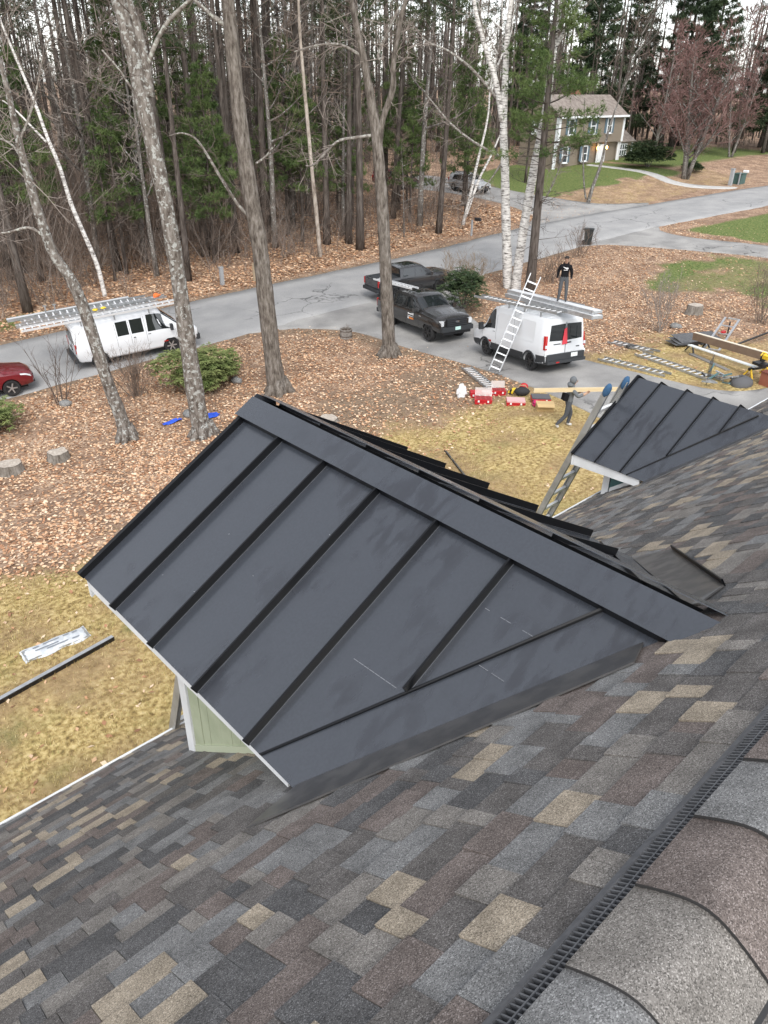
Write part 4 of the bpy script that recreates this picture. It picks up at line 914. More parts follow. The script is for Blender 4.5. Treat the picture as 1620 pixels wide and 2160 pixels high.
# ------------------------------------------------------------------ shrubs
def leafy_bush(name, label, loc, rad, nwh, lm, leafL=.11, seed=1, up_=.35):
    global rv
    rv = random.Random(seed); t = thing(name, label, 'shrub', loc); st, lf = MB(), MB()
    for k in range(14):
        a = rv.uniform(0, 6.28); q = rv.uniform(.3, .9); e = Vector((math.cos(a)*rad[0]*q, math.sin(a)*rad[1]*q, rad[2]*rv.uniform(.7, 1.3)))
        st.tube([Vector((0, 0, -.1)), e*.5+rdir()*.12, e], [.03, .02, .008], 4, cap=False)
    lobes = [(Vector((0, 0, rad[2]*.8)), 1.0)] + [(Vector((rv.uniform(-.6, .6)*rad[0], rv.uniform(-.6, .6)*rad[1], rad[2]*rv.uniform(.5, 1.1))), rv.uniform(.4, .7)) for _ in range(9)]
    for k in range(nwh):
        c0, s_ = rv.choice(lobes); d = rdir()
        if d.z < -.35: d.z *= -1
        c = c0 + Vector((d.x*rad[0], d.y*rad[1], d.z*rad[2]))*s_*rv.uniform(.72, 1.06)
        if c.z < .06: continue
        for j in range(7):
            a = j*.9+rv.uniform(0, .5); o = (Vector((math.cos(a), math.sin(a), rv.uniform(-.35, .35))) + d*up_).normalized(); s2 = o.cross(Vector((0, 0, 1))).normalized()*leafL*.17; L = leafL*rv.uniform(.7, 1.25)
            lf.add([c, c+o*L*.5+s2, c+o*L-Vector((0, 0, L*.2)), c+o*L*.5-s2], [(0, 1, 2, 3)], 0)
    st.build('stem', B_GREY, t); lf.build('crown', lm, t); return t
def bare_bush(name, label, loc, h, n, tw=.008, m=TWIGB, seed=1, spread=.4, base=.25, lev=2, kids=3):
    global rv
    rv = random.Random(seed); t = thing(name, label, 'shrub', loc); st, cr = MB(), MB()
    for k in range(n):
        p = Vector((rv.gauss(0, base*.5), rv.gauss(0, base*.5), -.08)); d = Vector((rv.gauss(0, spread), rv.gauss(0, spread), 1)); lp = crooked(p, d, h*rv.uniform(.6, 1.0), 5, .10, .04)
        st.tube(lp, [tw*2.2*(1-i/6.5) for i in range(6)], 4, cap=False)
        for j in range(6): q, dd = limb_along(lp, rv.uniform(.3, 1)); twigs(cr, q, dd+rdir()*.6, h*rv.uniform(.15, .32), tw, lev, 0, .7, kids, .2)
    st.build('stem', m, t); cr.build('crown', m, t); return t
leafy_bush('rhododendron', 'broad light green rhododendron in the leaf bed beside the cargo van', T(15.5, 28.4), (1.75, 1.35, .95), 1500, RHOD, .20, 4)
leafy_bush('rhododendron', 'olive rhododendron cut off by the picture edge below the red car', T(7.3, 30.3), (1.2, 1.1, .75), 800, RHOD, .19, 5)
leafy_bush('evergreen_shrub', 'loose dark green shrub beside the black pickups', T(31.6, 27.6), (1.3, 1.25, 1.25), 1000, RHODD, .17, 6)
leafy_bush('evergreen_shrub', 'big dark rounded shrub beside the walk of the tan house', T(84.2, 47.5), (3.2, 2.2, 1.55), 1500, RHODD, .30, 7)
leafy_bush('evergreen_shrub', 'low dark shrub touching the maple trunk across the road', T(86.0, 43.2), (1.2, 1.0, .6), 350, RHODD, .25, 8)
bare_bush('bare_shrub', 'twiggy brown shrub at the rear wheel of the cargo van', T(12.9, 29.4), 2.1, 26, .008, TWIGB, 11, .42)
bare_bush('bare_shrub', 'sparse thin leafless shrub growing from a dark rock by the red car', T(10.3, 31.0), 3.0, 7, .010, TWIG, 12, .45, lev=1)
bare_bush('bare_shrub', 'tan upright bare shrub between the road and the birches', T(34.3, 29.9), 2.0, 40, .009, mat('twig_tan', (.22, .165, .11), .95, spec=.1), 13, .4, .9)
bare_bush('bare_shrub', 'bare brown shrub in the leaves right of the birches', T(39.3, 27.3), 2.2, 26, .008, TWIGB, 14, .5, .8, lev=1)
bare_bush('bare_shrub', 'thin bare shrub in leaves behind the loose ladders', T(33.7, 16.9), 2.4, 16, .009, TWIGL, 15, .38)
bare_bush('bare_shrub', 'leafless shrub behind the black metal strip on the leaves', T(38.0, 14.0), 2.6, 14, .009, TWIGB, 16, .35)
bare_bush('bare_shrub', 'scraggly bare shrub beside the black wheeled bin', T(45.8, 30.0), 2.2, 18, .009, TWIGB, 17, .5, .8, lev=1)

# ------------------------------------------------------------------ vehicles
def paint(name, c, rough=.25, coat=.6): return mat(name, c, rough, coat=coat, spec=.5)
PW = paint('van_white', (.68, .70, .72), .35, .3); PBK = paint('truck_black', (.022, .021, .021), .22, .8); PGR = paint('truck_charcoal', (.030, .031, .034), .25, .8)
PRED = paint('suv_red', (.15, .008, .014), .2, .9); PSIL = paint('suv_silver', (.36, .37, .38), .3, .5); PDR = paint('car_maroon', (.09, .012, .015), .25, .7)
GLASS = mat('dark_glass', (.012, .015, .017), .03, spec=1.0); RUB = mat('rubber', (.018, .018, .019), .85); CLAD = mat('black_cladding', (.028, .031, .035), .6)
RIMB = mat('black_rim', (.020, .020, .021), .45); RIMS = mat('alloy_rim', (.50, .51, .52), .3, .7); LAMP = mat('lamp_lens', (.62, .64, .66), .15, spec=.7); TAIL = mat('tail_lens', (.42, .012, .012), .2, spec=.6)
PLATE = mat('plate_white', (.72, .76, .76), .5); GREENP = mat('plate_green', (.50, .70, .66), .5); ALU = mat('aluminium', (.60, .61, .62), .38, .75, c2=(.50, .51, .52), scale=6, coords='World'); ALUD = mat('aluminium_dull', (.42, .43, .44), .5, .6, c2=(.34, .35, .35), scale=6, coords='World')
SEAMD = mat('panel_gap', (.02, .02, .022), .8); CHROME = mat('chrome', (.65, .66, .68), .12, 1.0); ORG = mat('orange_print', (.75, .25, .06), .6); PRINT = mat('white_print', (.8, .8, .8), .6); YEL = mat('yellow_plastic', (.78, .55, .03), .5)
def sec(x, ws, zs, wb, zb, wr, zr, crown=.03):
    return (x, [(ws-.06, zs), (ws, zs+.07), (wb, zs+(zb-zs)*.5), (wb-.008, zb-.06), (wb-.03, zb), (wr+.02, zr-.11), (wr-.05, zr-.015), (wr*.55, zr+crown*.75), (0, zr+crown)])
class Body:
    def __init__(s, secs): s.s = secs; s.x = [q[0] for q in secs]
    def ev(s, x, t, side=1):
        i = max(0, min(len(s.x)-2, int(np.searchsorted(s.x, x)-1))); f_ = (x-s.x[i])/(s.x[i+1]-s.x[i]); f_ = min(1, max(0, f_))
        k = min(int(t), 7); u = t-k
        g_ = lambda S_: ((S_[k][0]*(1-u)+S_[k+1][0]*u), (S_[k][1]*(1-u)+S_[k+1][1]*u))
        a, b_ = g_(s.s[i][1]), g_(s.s[i+1][1]); return Vector((x, side*(a[0]*(1-f_)+b_[0]*f_), a[1]*(1-f_)+b_[1]*f_))
    def mesh(s, wells, wr_, dx):
        mb = MB(); n = 9; vs = []
        for x, p in s.s:
            vs += [(x-dx, y, z) for y, z in p] + [(x-dx, -y, z) for y, z in reversed(p[:-1])]
        m_ = 2*n-1; fs = []
        for i in range(len(s.s)-1):
            for k in range(m_): k2 = (k+1) % m_; fs.append((i*m_+k, i*m_+k2, (i+1)*m_+k2, (i+1)*m_+k))
        fs.append(tuple(range(m_-1, -1, -1))); fs.append(tuple((len(s.s)-1)*m_+k for k in range(m_)))
        mb.add(vs, fs); return mb
    def patch(s, cs, side=1, off=.006, dx=0, nu=8, nv=6, mb=None, mi=0):
        """corners (x, t): bottom-rear, bottom-front, top-front, top-rear"""
        mb = mb or MB(); vs = []
        for v in range(nv+1):
            for u in range(nu+1):
                a, b_ = u/nu, v/nv
                x = (cs[0][0]*(1-a)+cs[1][0]*a)*(1-b_)+(cs[3][0]*(1-a)+cs[2][0]*a)*b_; t = (cs[0][1]*(1-a)+cs[1][1]*a)*(1-b_)+(cs[3][1]*(1-a)+cs[2][1]*a)*b_
                p = s.ev(x, t, side); e = .02; pu = s.ev(x+e, t, side)-s.ev(x-e, t, side); pv = s.ev(x, min(8, t+e), side)-s.ev(x, max(0, t-e), side); nn = pv.cross(pu)*side
                if nn.length > 1e-9: nn.normalize()
                p = p+nn*off; vs.append((p.x-dx, p.y, p.z))
        fs = [(v*(nu+1)+u, v*(nu+1)+u+1, (v+1)*(nu+1)+u+1, (v+1)*(nu+1)+u) for v in range(nv) for u in range(nu)]
        if side < 0: fs = [tuple(reversed(q)) for q in fs]
        mb.add(vs, fs, mi); return mb
def wheelmesh(r_, w_, rim, spokes):
    ty, ri = MB(), MB(); M = Matrix.Rotation(R(90), 4, 'X')
    ty.lathe([(r_*.66, -w_*.46), (r_*.93, -w_*.5), (r_, -w_*.36), (r_, w_*.36), (r_*.93, w_*.5), (r_*.66, w_*.46)], 26, 0, M, False)
    for sg in (-1, 1):
        ri.lathe([(r_*.66, sg*w_*.44), (r_*.63, sg*w_*.40), (r_*.60, sg*w_*.25), (r_*.2, sg*w_*.22)], 22, 1, M, False)
        for k in range(spokes):
            a = 6.283*k/spokes; ri.bar((math.cos(a)*r_*.12, -sg*w_*.36, math.sin(a)*r_*.12), (math.cos(a)*r_*.64, -sg*w_*.40, math.sin(a)*r_*.64), r_*.15, .03, 0, (0, 1, 0))
        ri.lathe([(r_*.17, sg*w_*.28), (r_*.17, sg*w_*.42), (.001, sg*w_*.43)], 12, 0, M, False)
    ty.lathe([(r_*.67, -.02), (r_*.67, .02)], 12, 0, M)
    return ty, ri
def vehicle(name, label, loc, rz, tilt, secs, pm, axles, r_, track, dx, rimm=RIMB, spokes=8, ww=.24, group=None, ride=0):
    t = thing(name, label, 'van' if 'van' in name else 'pickup' if 'pickup' in name else 'car', loc, (0, 0, 0), group)
    t.rotation_euler = (Matrix.Rotation(rz, 3, 'Z') @ Matrix.Rotation(tilt[1], 3, 'Y') @ Matrix.Rotation(tilt[0], 3, 'X')).to_euler()
    b = Body(secs); o = b.mesh(None, None, dx).build('body', pm, t)
    cut = MB(); M = Matrix.Rotation(R(90), 4, 'X')
    for ax in axles:
        for sg in (-1, 1): cut.lathe([(r_*1.13, -.22), (r_*1.13, .22)], 28, 0, Matrix.Translation((ax-dx, sg*(track/2+.06), r_+.015)) @ M)
    co = cut.build('cutter', CLAD)
    co.parent = t
    md = o.modifiers.new('wells', 'BOOLEAN'); md.object = co; md.solver = 'EXACT'
    bpy.context.view_layer.update(); dg = bpy.context.evaluated_depsgraph_get(); me = bpy.data.meshes.new_from_object(o.evaluated_get(dg)); o.modifiers.clear(); old = o.data; o.data = me; bpy.data.meshes.remove(old)
    me.polygons.foreach_set('use_smooth', [True]*len(me.polygons)); me.set_sharp_from_angle(angle=R(34))
    cm = co.data; bpy.data.objects.remove(co); bpy.data.meshes.remove(cm)
    ty, ri = wheelmesh(r_, ww, rimm, spokes); tm, rm = ty.mesh('wheel', RUB, True), ri.mesh('rim', [rimm, RUB])
    tm.set_sharp_from_angle(angle=R(50))
    for ax in axles:
        for sg in (-1, 1):
            wo_ = linkmesh('wheel', tm, t); wo_.location = (ax-dx, sg*track/2, r_); linkmesh('rim', rm, wo_)
    mb = MB(); mb.box(((secs[0][0]+secs[-1][0])/2-dx, 0, secs[2][1][0][1]-.02), (secs[-1][0]-secs[0][0]-.6, 1.3, .12)); mb.build('underbody', RUB, t)
    def part(nm, cs, m, side=0, off=.006, nu=8, nv=5):
        for sg in ((-1, 1) if side == 0 else (side,)): b.patch(cs, sg, off, dx, nu, nv).build(nm, m, t, True)
    def both(nm, cs, m, off=.006):      # patch across the centre line
        mb = b.patch(cs, 1, off, dx); b.patch(cs, -1, off, dx, mb=mb); mb.build(nm, m, t, True)
    def box(nm, c, d, m, rot=None):
        mb = MB(); mb.box((c[0]-dx, c[1], c[2]), d, rot); return mb.build(nm, m, t)
    def gap(x0, t0, x1, t1, w_=.012):
        for sg in (-1, 1): b.patch([(x0-w_/2, t0), (x0+w_/2, t0), (x1+w_/2, t1), (x1-w_/2, t1)], sg, .004, dx, 1, 8).build('door_gap', SEAMD, t)
    return t, part, both, box, gap
# --- white work van in the driveway, seen from behind
DX = .98
tsec = [sec(0, .93, .42, .955, 1.15, .80, 2.05, .02), sec(.10, .985, .38, 1.0, 1.16, .86, 2.14), sec(.4, 1.0, .34, 1.03, 1.18, .88, 2.20), sec(1.6, 1.0, .32, 1.03, 1.18, .89, 2.24), sec(3.3, 1.0, .32, 1.03, 1.18, .89, 2.24),
        sec(3.75, 1.0, .32, 1.03, 1.18, .87, 2.18), sec(4.05, 1.0, .32, 1.03, 1.17, .84, 1.98), sec(4.60, 1.0, .32, 1.02, 1.14, .80, 1.36, .04), sec(4.85, .99, .32, 1.01, 1.10, .80, 1.22, .05), sec(5.25, .95, .33, .97, .98, .74, 1.08, .04), sec(5.44, .86, .36, .89, .84, .66, .94, .03), sec(5.53, .74, .42, .78, .70, .58, .80, .02)]
VH = math.atan2(3.21, .97)
van, part, both, box, gap = vehicle('work_van', 'white cargo van with black lower cladding parked in the driveway', T(25.67, 17.45, .035), VH, (0, R(5.6)), tsec, PW, [.98, 4.28], .35, 1.74, DX)
part('cladding', [(.02, .1), (.55, .1), (.55, 1.9), (.02, 1.9)], CLAD, 0, .008); part('cladding', [(1.42, .1), (3.84, .1), (3.84, 1.72), (1.42, 1.72)], CLAD, 0, .008); part('cladding', [(4.72, .1), (5.48, .1), (5.40, 1.8), (4.72, 1.8)], CLAD, 0, .008)
for sg in (-1, 1):       # arch lips
    mb = MB()
    for ax in (.98, 4.28):
        pts = [(ax-DX+math.cos(a)*.42, sg*1.035, .365+math.sin(a)*.42) for a in np.linspace(.05, math.pi-.05, 14)]; mb.tube(pts, .035, 6)
    mb.build('arch_lip', CLAD, van)
part('side_window', [(3.55, 4.1), (4.50, 4.1), (4.10, 5.0), (3.62, 5.0)], GLASS)
both('windshield', [(4.62, 5.0), (4.62, 8), (4.02, 8), (4.02, 5.2)], GLASS)
gap(3.45, .3, 3.45, 6); gap(4.52, 1.0, 4.52, 4); gap(2.2, .9, 2.2, 5.6)
part('side_panel', [(.75, 3.75), (2.1, 3.75), (2.1, 4.85), (.75, 4.85)], PW, 0, .012); part('side_panel', [(2.3, 3.75), (3.35, 3.75), (3.35, 4.85), (2.3, 4.85)], PW, 0, .012)
part('door_handle', [(3.50, 3.35), (3.68, 3.35), (3.68, 3.6), (3.50, 3.6)], CLAD, 0, .02, 2, 2); part('side_marker', [(3.78, 1.75), (3.98, 1.75), (3.98, 2.0), (3.78, 2.0)], TAIL, 0, .012, 2, 2)
for sg in (-1, 1):
    box('mirror', (4.42, sg*1.16, 1.28), (.12, .20, .30), CLAD); box('mirror_arm', (4.42, sg*1.05, 1.18), (.06, .14, .08), CLAD)
    mb = MB()       # tall tail lamps wrap the rear corners
    mb.slab([(-DX-.012, sg*.985, .98), (-DX-.012, sg*.90, .98), (-DX-.0, sg*.87, 1.52), (-DX+.02, sg*.95, 1.52)], (-1, 0, 0), .05); mb.slab([(-DX-.01, sg*.995, .98), (-DX+.10, sg*1.012, .98), (-DX+.12, sg*.985, 1.52), (-DX+.02, sg*.955, 1.52)], (0, sg, 0), .03)
    tl = mb.build('tail_light', TAIL, van); box('reverse_lens', (-.015, sg*.945, 1.10), (.03, .10, .12), LAMP).parent = tl
    box('bumper_lamp', (.0, sg*.93, .78), (.06, .12, .13), PLATE)
mb = MB()
for sg in (-1, 1): mb.slab([(-DX-.010, sg*.035, 1.27), (-DX-.010, sg*.80, 1.31), (-DX-.010, sg*.74, 1.92), (-DX-.010, sg*.035, 1.94)], (-1, 0, 0), .012)
mb.build('rear_window', GLASS, van)
box('door_gap', (-.004, 0, 1.25), (.012, .018, 1.5), SEAMD)
mb = MB(); mb.box((-DX-.03, 0, .60), (.10, 1.86, .36)); mb.box((-DX-.09, 0, .47), (.14, 1.9, .12)); mb.build('rear_bumper', CLAD, van)
box('license_plate', (-.085, -.42, .68), (.012, .32, .16), PLATE); box('reflector', (-.165, .45, .46), (.01, .16, .05), TAIL); box('badge', (-.012, .42, 1.16), (.012, .34, .035), CLAD); box('badge', (-.012, -.62, .98), (.012, .16, .04), CLAD); box('door_handle', (-.02, -.18, 1.18), (.03, .18, .05), CLAD)
mb = MB(); mb.slab([(-DX-.03, .10, 1.74), (-DX-.03, -.02, 1.78), (-DX-.05, -.06, 1.14), (-DX-.05, .20, 1.12)], (-1, 0, 0), .008); pen = mb.build('warning_flag', mat('red_flag', (.62, .05, .07), .8)); pen.parent = None
pen.matrix_basis = Matrix.LocRotScale(van.location, van.rotation_euler, None); tag(pen, 'red warning flag hanging at the rear window of the white work van', 'flag')
for xx in (.6, 1.7, 2.8):
    mb = MB(); mb.bar((xx-DX, -.86, 2.36), (xx-DX, .86, 2.36), .05, .04)
    for sg in (-1, 1): mb.bar((xx-DX, sg*.82, 2.18), (xx-DX, sg*.82, 2.36), .05)
    mb.build('roof_rack', ALUD, van)
vM = Matrix.LocRotScale(van.location, van.rotation_euler, None)

# --- ladders
def ladder_parts(t, L, wd, rail=.085, th=.035, m=ALU, rungm=None, step=.305, flat=False):
    for sg in (-1, 1):
        mb = MB(); mb.box((L/2, sg*wd/2, 0), (L, th*.5, rail)); mb.box((L/2, sg*(wd/2-th*.4), rail/2-.006), (L, th, .012)); mb.box((L/2, sg*(wd/2-th*.4), -rail/2+.006), (L, th, .012)); mb.build('rail', m, t)
    mb = MB(); mb.bar((0, -wd/2+.02, 0), (0, wd/2-.02, 0), .055, .035, 0, (0, 0, 1)); me = mb.mesh('rung', rungm or m)
    for k in range(int((L-.2)/step)): o = linkmesh('rung', me, t); o.location = (.18+k*step, 0, 0)
def ladder(label, p0, p1, wd=.40, roll=0.0, group=None, m=ALU, rungm=None, name='ladder', face=(0, 0, 1)):
    p0, p1 = Vector(p0), Vector(p1); d = (p1-p0); L = d.length; d.normalize(); n_ = Vector(face); s_ = n_.cross(d).normalized(); n_ = d.cross(s_)
    if roll: q = Matrix.Rotation(roll, 3, d); s_ = q @ s_; n_ = q @ n_
    t = thing(name, label, 'ladder', p0, (0, 0, 0), group); t.rotation_euler = Matrix((d, s_, n_)).transposed().to_euler()
    ladder_parts(t, L, wd, m=m, rungm=rungm); return t
WR = mat('rung_bright', (.78, .79, .80), .45, .3)
v2 = lambda x, y, z: tuple(vM @ Vector((x-DX, y, z)))
# on the van roof
ladder('silver extension ladder laid flat along the left side of the work van roof', v2(-.35, .60, 2.46), v2(4.9, 1.05, 2.50), .42, m=ALUD, rungm=WR)
def plank(label, a, b_, wd, h, m=ALU, name='work_plank'):
    a, b_ = Vector(a), Vector(b_); t = thing(name, label, 'plank', a); d = (b_-a); L = d.length; d.normalize(); s_ = Vector((0, 0, 1)).cross(d).normalized(); n_ = d.cross(s_); t.rotation_euler = Matrix((d, s_, n_)).transposed().to_euler()
    mb = MB(); mb.box((L/2, 0, h-.01), (L, wd-.07, .02)); mb.build('deck', WR, t)
    for sg in (-1, 1):
        mb = MB(); mb.box((L/2, sg*(wd/2-.02), h/2), (L, .025, h)); mb.box((L/2, sg*(wd/2-.035), .01), (L, .05, .018)); mb.box((L/2, sg*(wd/2-.035), h-.011), (L, .05, .026)); mb.build('rail', m, t)
    mb = MB(); mb.box((L-.01, 0, h/2), (.03, wd-.08, h*.7)); mb.box((.01, 0, h/2), (.03, wd-.08, h*.7)); mb.build('end_cap', ALUD, t)
    return t
PZ = 2.42
plank('lower aluminium plank of the pair on the work van roof', v2(4.3, -.22, PZ), v2(-1.95, .18, PZ-.02), .50, .15)
plank('upper aluminium plank under the standing worker on the work van roof', v2(4.35, -.34, PZ+.16), v2(-1.75, .02, PZ+.14), .46, .13)
rail_t = thing('guard_rail', 'tubular aluminium guard rail lying beside the planks on the van roof', 'rail', v2(3.9, -.75, 2.40))
mb = MB(); q0, q1 = Vector(v2(3.9, -.75, 2.40)), Vector(v2(-.2, -.62, 2.40))
for dz_ in (.05, .22): mb.bar(Vector((0, 0, dz_)), q1-q0+Vector((0, 0, dz_)), .035)
for k in range(6): p = (q1-q0)*(k/5); mb.bar(p+Vector((0, 0, .03)), p+Vector((0, 0, .23)), .03)
mb.build('rail', ALU, rail_t)
# leaning at the van
ladder('silver ladder leaning against the side of the white work van', T(23.95, 18.95, .02), (25.66, 18.6, 3.2), .46, face=(-.7, -.6, .4), rungm=WR)
# --- black pickup facing the house
fsec = [sec(0, .93, .62, .97, 1.22, .93, 1.30, 0), sec(.08, .96, .56, 1.0, 1.25, .95, 1.36, 0), sec(1.0, .97, .52, 1.01, 1.26, .96, 1.37, 0), sec(1.66, .97, .50, 1.01, 1.26, .96, 1.37, 0), sec(1.72, .97, .50, 1.01, 1.27, .84, 1.88, .02), sec(2.1, .97, .48, 1.01, 1.27, .80, 1.95, .03), sec(3.2, .97, .48, 1.01, 1.27, .80, 1.95, .03), sec(3.55, .97, .48, 1.01, 1.27, .78, 1.88, .03),
        sec(4.28, .97, .50, 1.01, 1.25, .84, 1.40, .03), sec(4.5, .97, .52, 1.01, 1.22, .88, 1.33, .04), sec(5.3, .97, .55, 1.01, 1.18, .90, 1.28, .04), sec(5.72, .93, .55, .98, 1.10, .86, 1.20, .03), sec(5.86, .86, .56, .92, 1.0, .80, 1.10, .02)]
def pickup(label, loc, rz, tilt, pm, group=None, rack=True, rimm=RIMB, name='pickup_truck'):
    t, part, both, box, gap = vehicle(name, label, loc, rz, tilt, fsec, pm, [1.15, 4.85], .41, 1.70, 4.85, rimm, 6, .29, group)
    X = lambda x: x-4.85
    part('side_window', [(2.86, 4.12), (4.0, 4.12), (3.50, 4.96), (2.92, 4.96)], GLASS); part('side_window', [(1.86, 4.12), (2.78, 4.12), (2.84, 4.96), (1.98, 4.96)], GLASS)
    both('windshield', [(4.20, 5.1), (4.20, 8), (3.60, 8), (3.60, 5.3)], GLASS)
    both('rear_window', [(1.665, 5.2), (1.665, 8), (1.715, 8), (1.715, 5.3)], GLASS, .03)
    both('tonneau_cover', [(.12, 6.1), (1.62, 6.1), (1.62, 8), (.12, 8)], CLAD, .008)
    both('roof_glass', [(2.3, 6.5), (3.1, 6.5), (3.1, 8), (2.3, 8)], GLASS, .004)
    gap(2.82, .6, 2.82, 4.1); gap(4.02, .8, 4.02, 4.1); gap(1.78, .8, 1.78, 4.0); part('step_bar', [(1.75, -.0), (4.2, -.0), (4.2, .25), (1.75, .25)], CLAD, 0, .07)
    part('door_handle', [(2.92, 3.3), (3.10, 3.3), (3.10, 3.55), (2.92, 3.55)], pm, 0, .02, 2, 2); part('door_handle', [(1.95, 3.3), (2.13, 3.3), (2.13, 3.55), (1.95, 3.55)], pm, 0, .02, 2, 2)
    part('arch_flare', [(4.36, 1.7), (5.34, 1.7), (5.2, 2.25), (4.5, 2.25)], CLAD if pm is PGR else pm, 0, .015)
    for sg in (-1, 1):
        box('mirror', (4.0, sg*1.17, 1.36), (.14, .22, .22), pm); box('mirror_arm', (4.0, sg*1.04, 1.30), (.06, .16, .06), CLAD)
        hl = box('headlight', (5.78, sg*.77, .99), (.18, .27, .24), LAMP, (0, 0, -sg*.32)); box('fog_light', (5.93, sg*.72, .66), (.04, .14, .09), LAMP)
        box('tail_light', (.03, sg*.91, 1.10), (.10, .12, .40), TAIL)
    g_ = box('grille', (5.87, 0, 1.0), (.08, 1.18, .36), BLACK)
    for k in range(4): box('grille_bar', (5.915, 0, .87+k*.09), (.03, 1.14, .035), CLAD).parent = g_
    mb = MB(); mb.lathe([(.001, 0), (.115, 0), (.115, .02), (.001, .025)], 16, 0, Matrix.Translation((X(5.93), 0, 1.03)) @ Matrix.Diagonal((1, 1, .42, 1)) @ Matrix.Rotation(R(90), 4, 'Y')); mb.build('emblem', CHROME, t)
    box('front_bumper', (5.90, 0, .70), (.20, 1.82, .22), CLAD if pm is PBK else CHROME); box('valance', (5.86, 0, .52), (.16, 1.6, .14), BLACK); box('license_plate', (6.01, .0, .73), (.012, .31, .155), GREENP)
    box('rear_bumper', (-.06, 0, .66), (.18, 1.85, .20), CLAD); box('tailgate', (-.006, 0, 1.02), (.03, 1.5, .48), pm)
    box('shark_fin', (2.3, 0, 2.0), (.16, .05, .07), pm)
    if rack:
        for xx in (.2, 1.5):
            mb = MB()
            for sg in (-1, 1): mb.bar((X(xx), sg*.88, 1.34), (X(xx), sg*.88, 1.98), .05)
            mb.bar((X(xx), -.9, 2.0), (X(xx), .9, 2.0), .06); mb.build('ladder_rack', BLACK, t)
        door = MB()      # door decal on both front doors: name over a line over an orange strip
        for sg in (-1, 1):
            y = sg*1.022
            for k, (xa, xb, za, zb, m_) in enumerate([(3.55, 3.63, 1.00, 1.12, 0), (3.40, 3.53, 1.02, 1.09, 0), (3.24, 3.38, 1.02, 1.07, 0), (3.12, 3.22, 1.02, 1.09, 0), (3.10, 3.62, .925, .950, 0), (3.22, 3.62, .80, .885, 1), (3.10, 3.20, .80, .885, 0)]):
                door.slab([(X(xa), y, za), (X(xb), y, za), (X(xb), y, zb), (X(xa), y, zb)], (0, sg, 0), .012, m_)
        tag(door.build('door_decal', [PRINT, ORG], t), kind='stuff')
        for sg in (-1, 1): box('fender_badge', (4.22, sg*1.018, 1.10), (.20, .015, .045), CHROME)
    return t
pk1 = pickup('black pickup truck with lettered door facing the house in the driveway', T(27.09, 24.74, .035), math.atan2(-.979, -.205), (0, R(-3.0)), PBK)
pM = Matrix.LocRotScale(pk1.location, pk1.rotation_euler, None); v3 = lambda x, y, z: tuple(pM @ Vector((x-4.85, y, z)))
ladder('bright ladder on the rack of the black pickup in the driveway', v3(-.9, -.45, 2.09), v3(2.75, -.35, 2.12), .42, rungm=WR, m=WR)
pk2 = pickup('charcoal pickup truck parked on the road behind the shrub', T(33.3, 31.6, .06), R(-12), (0, R(-2)), PGR, rack=False); pk2.scale = (.86, .86, .86)
# --- white cargo van with ladders on the road
esec = [sec(0, .90, .50, .95, 1.12, .74, 1.95, .03), sec(.12, .96, .42, 1.0, 1.14, .78, 2.05, .04), sec(.6, .98, .36, 1.01, 1.15, .80, 2.10, .04), sec(3.8, .98, .36, 1.01, 1.15, .80, 2.10, .04), sec(4.1, .98, .36, 1.01, 1.15, .78, 2.04, .04),
        sec(4.85, .98, .36, 1.01, 1.13, .80, 1.38, .04), sec(5.0, .97, .38, 1.0, 1.08, .82, 1.22, .05), sec(5.5, .95, .42, .98, 1.0, .80, 1.12, .04), sec(5.70, .90, .46, .93, .92, .76, 1.0, .02)]
RA = math.atan2(-1.05, 5.11)
DX = .96
cv, part, both, box, gap = vehicle('cargo_van', 'white passenger-door cargo van carrying many ladders parked on the road', T(13.55, 34.55, .05), RA, (0, R(-3.6)), esec, PW, [.96, 4.35], .36, 1.72, DX, RIMS, 6)
part('side_window', [(3.35, 4.1), (4.62, 4.1), (4.12, 5.0), (3.40, 5.0)], GLASS); part('side_window', [(2.60, 4.15), (3.18, 4.15), (3.18, 4.9), (2.60, 4.9)], GLASS); part('side_window', [(1.95, 4.15), (2.48, 4.15), (2.48, 4.9), (1.95, 4.9)], GLASS)
both('windshield', [(4.80, 5.0), (4.80, 8), (4.14, 8), (4.14, 5.2)], GLASS)
gap(3.27, .3, 3.27, 5.6); gap(2.54, .4, 2.54, 5.4); gap(1.88, .4, 1.88, 5.4); gap(4.66, .9, 4.66, 4)
part('door_handle', [(3.33, 3.4), (3.47, 3.4), (3.47, 3.9), (3.33, 3.9)], CLAD, 0, .02, 2, 2); part('door_handle', [(2.64, 3.0), (2.74, 3.0), (2.74, 3.6), (2.64, 3.6)], CLAD, 0, .02, 2, 2); part('rub_strip', [(.5, 2.0), (4.7, 2.0), (4.7, 2.12), (.5, 2.12)], PW, 0, .012)
part('side_marker', [(4.0, 1.6), (4.22, 1.6), (4.22, 1.75), (4.0, 1.75)], TAIL, 0, .012, 2, 2)
mb = MB()
for sg in (-1, 1): mb.slab([(-DX-.010, sg*.06, 1.22), (-DX-.010, sg*.74, 1.22), (-DX-.010, sg*.64, 1.80), (-DX-.010, sg*.06, 1.80)], (-1, 0, 0), .012)
mb.build('rear_window', GLASS, cv); box('door_gap', (-.003, 0, 1.2), (.01, .02, 1.4), SEAMD)
for sg in (-1, 1): box('tail_light', (.02, sg*.90, 1.05), (.08, .10, .42), TAIL); box('mirror', (4.45, sg*1.15, 1.30), (.12, .2, .28), CLAD); box('headlight', (5.68, sg*.72, .86), (.08, .3, .2), LAMP)
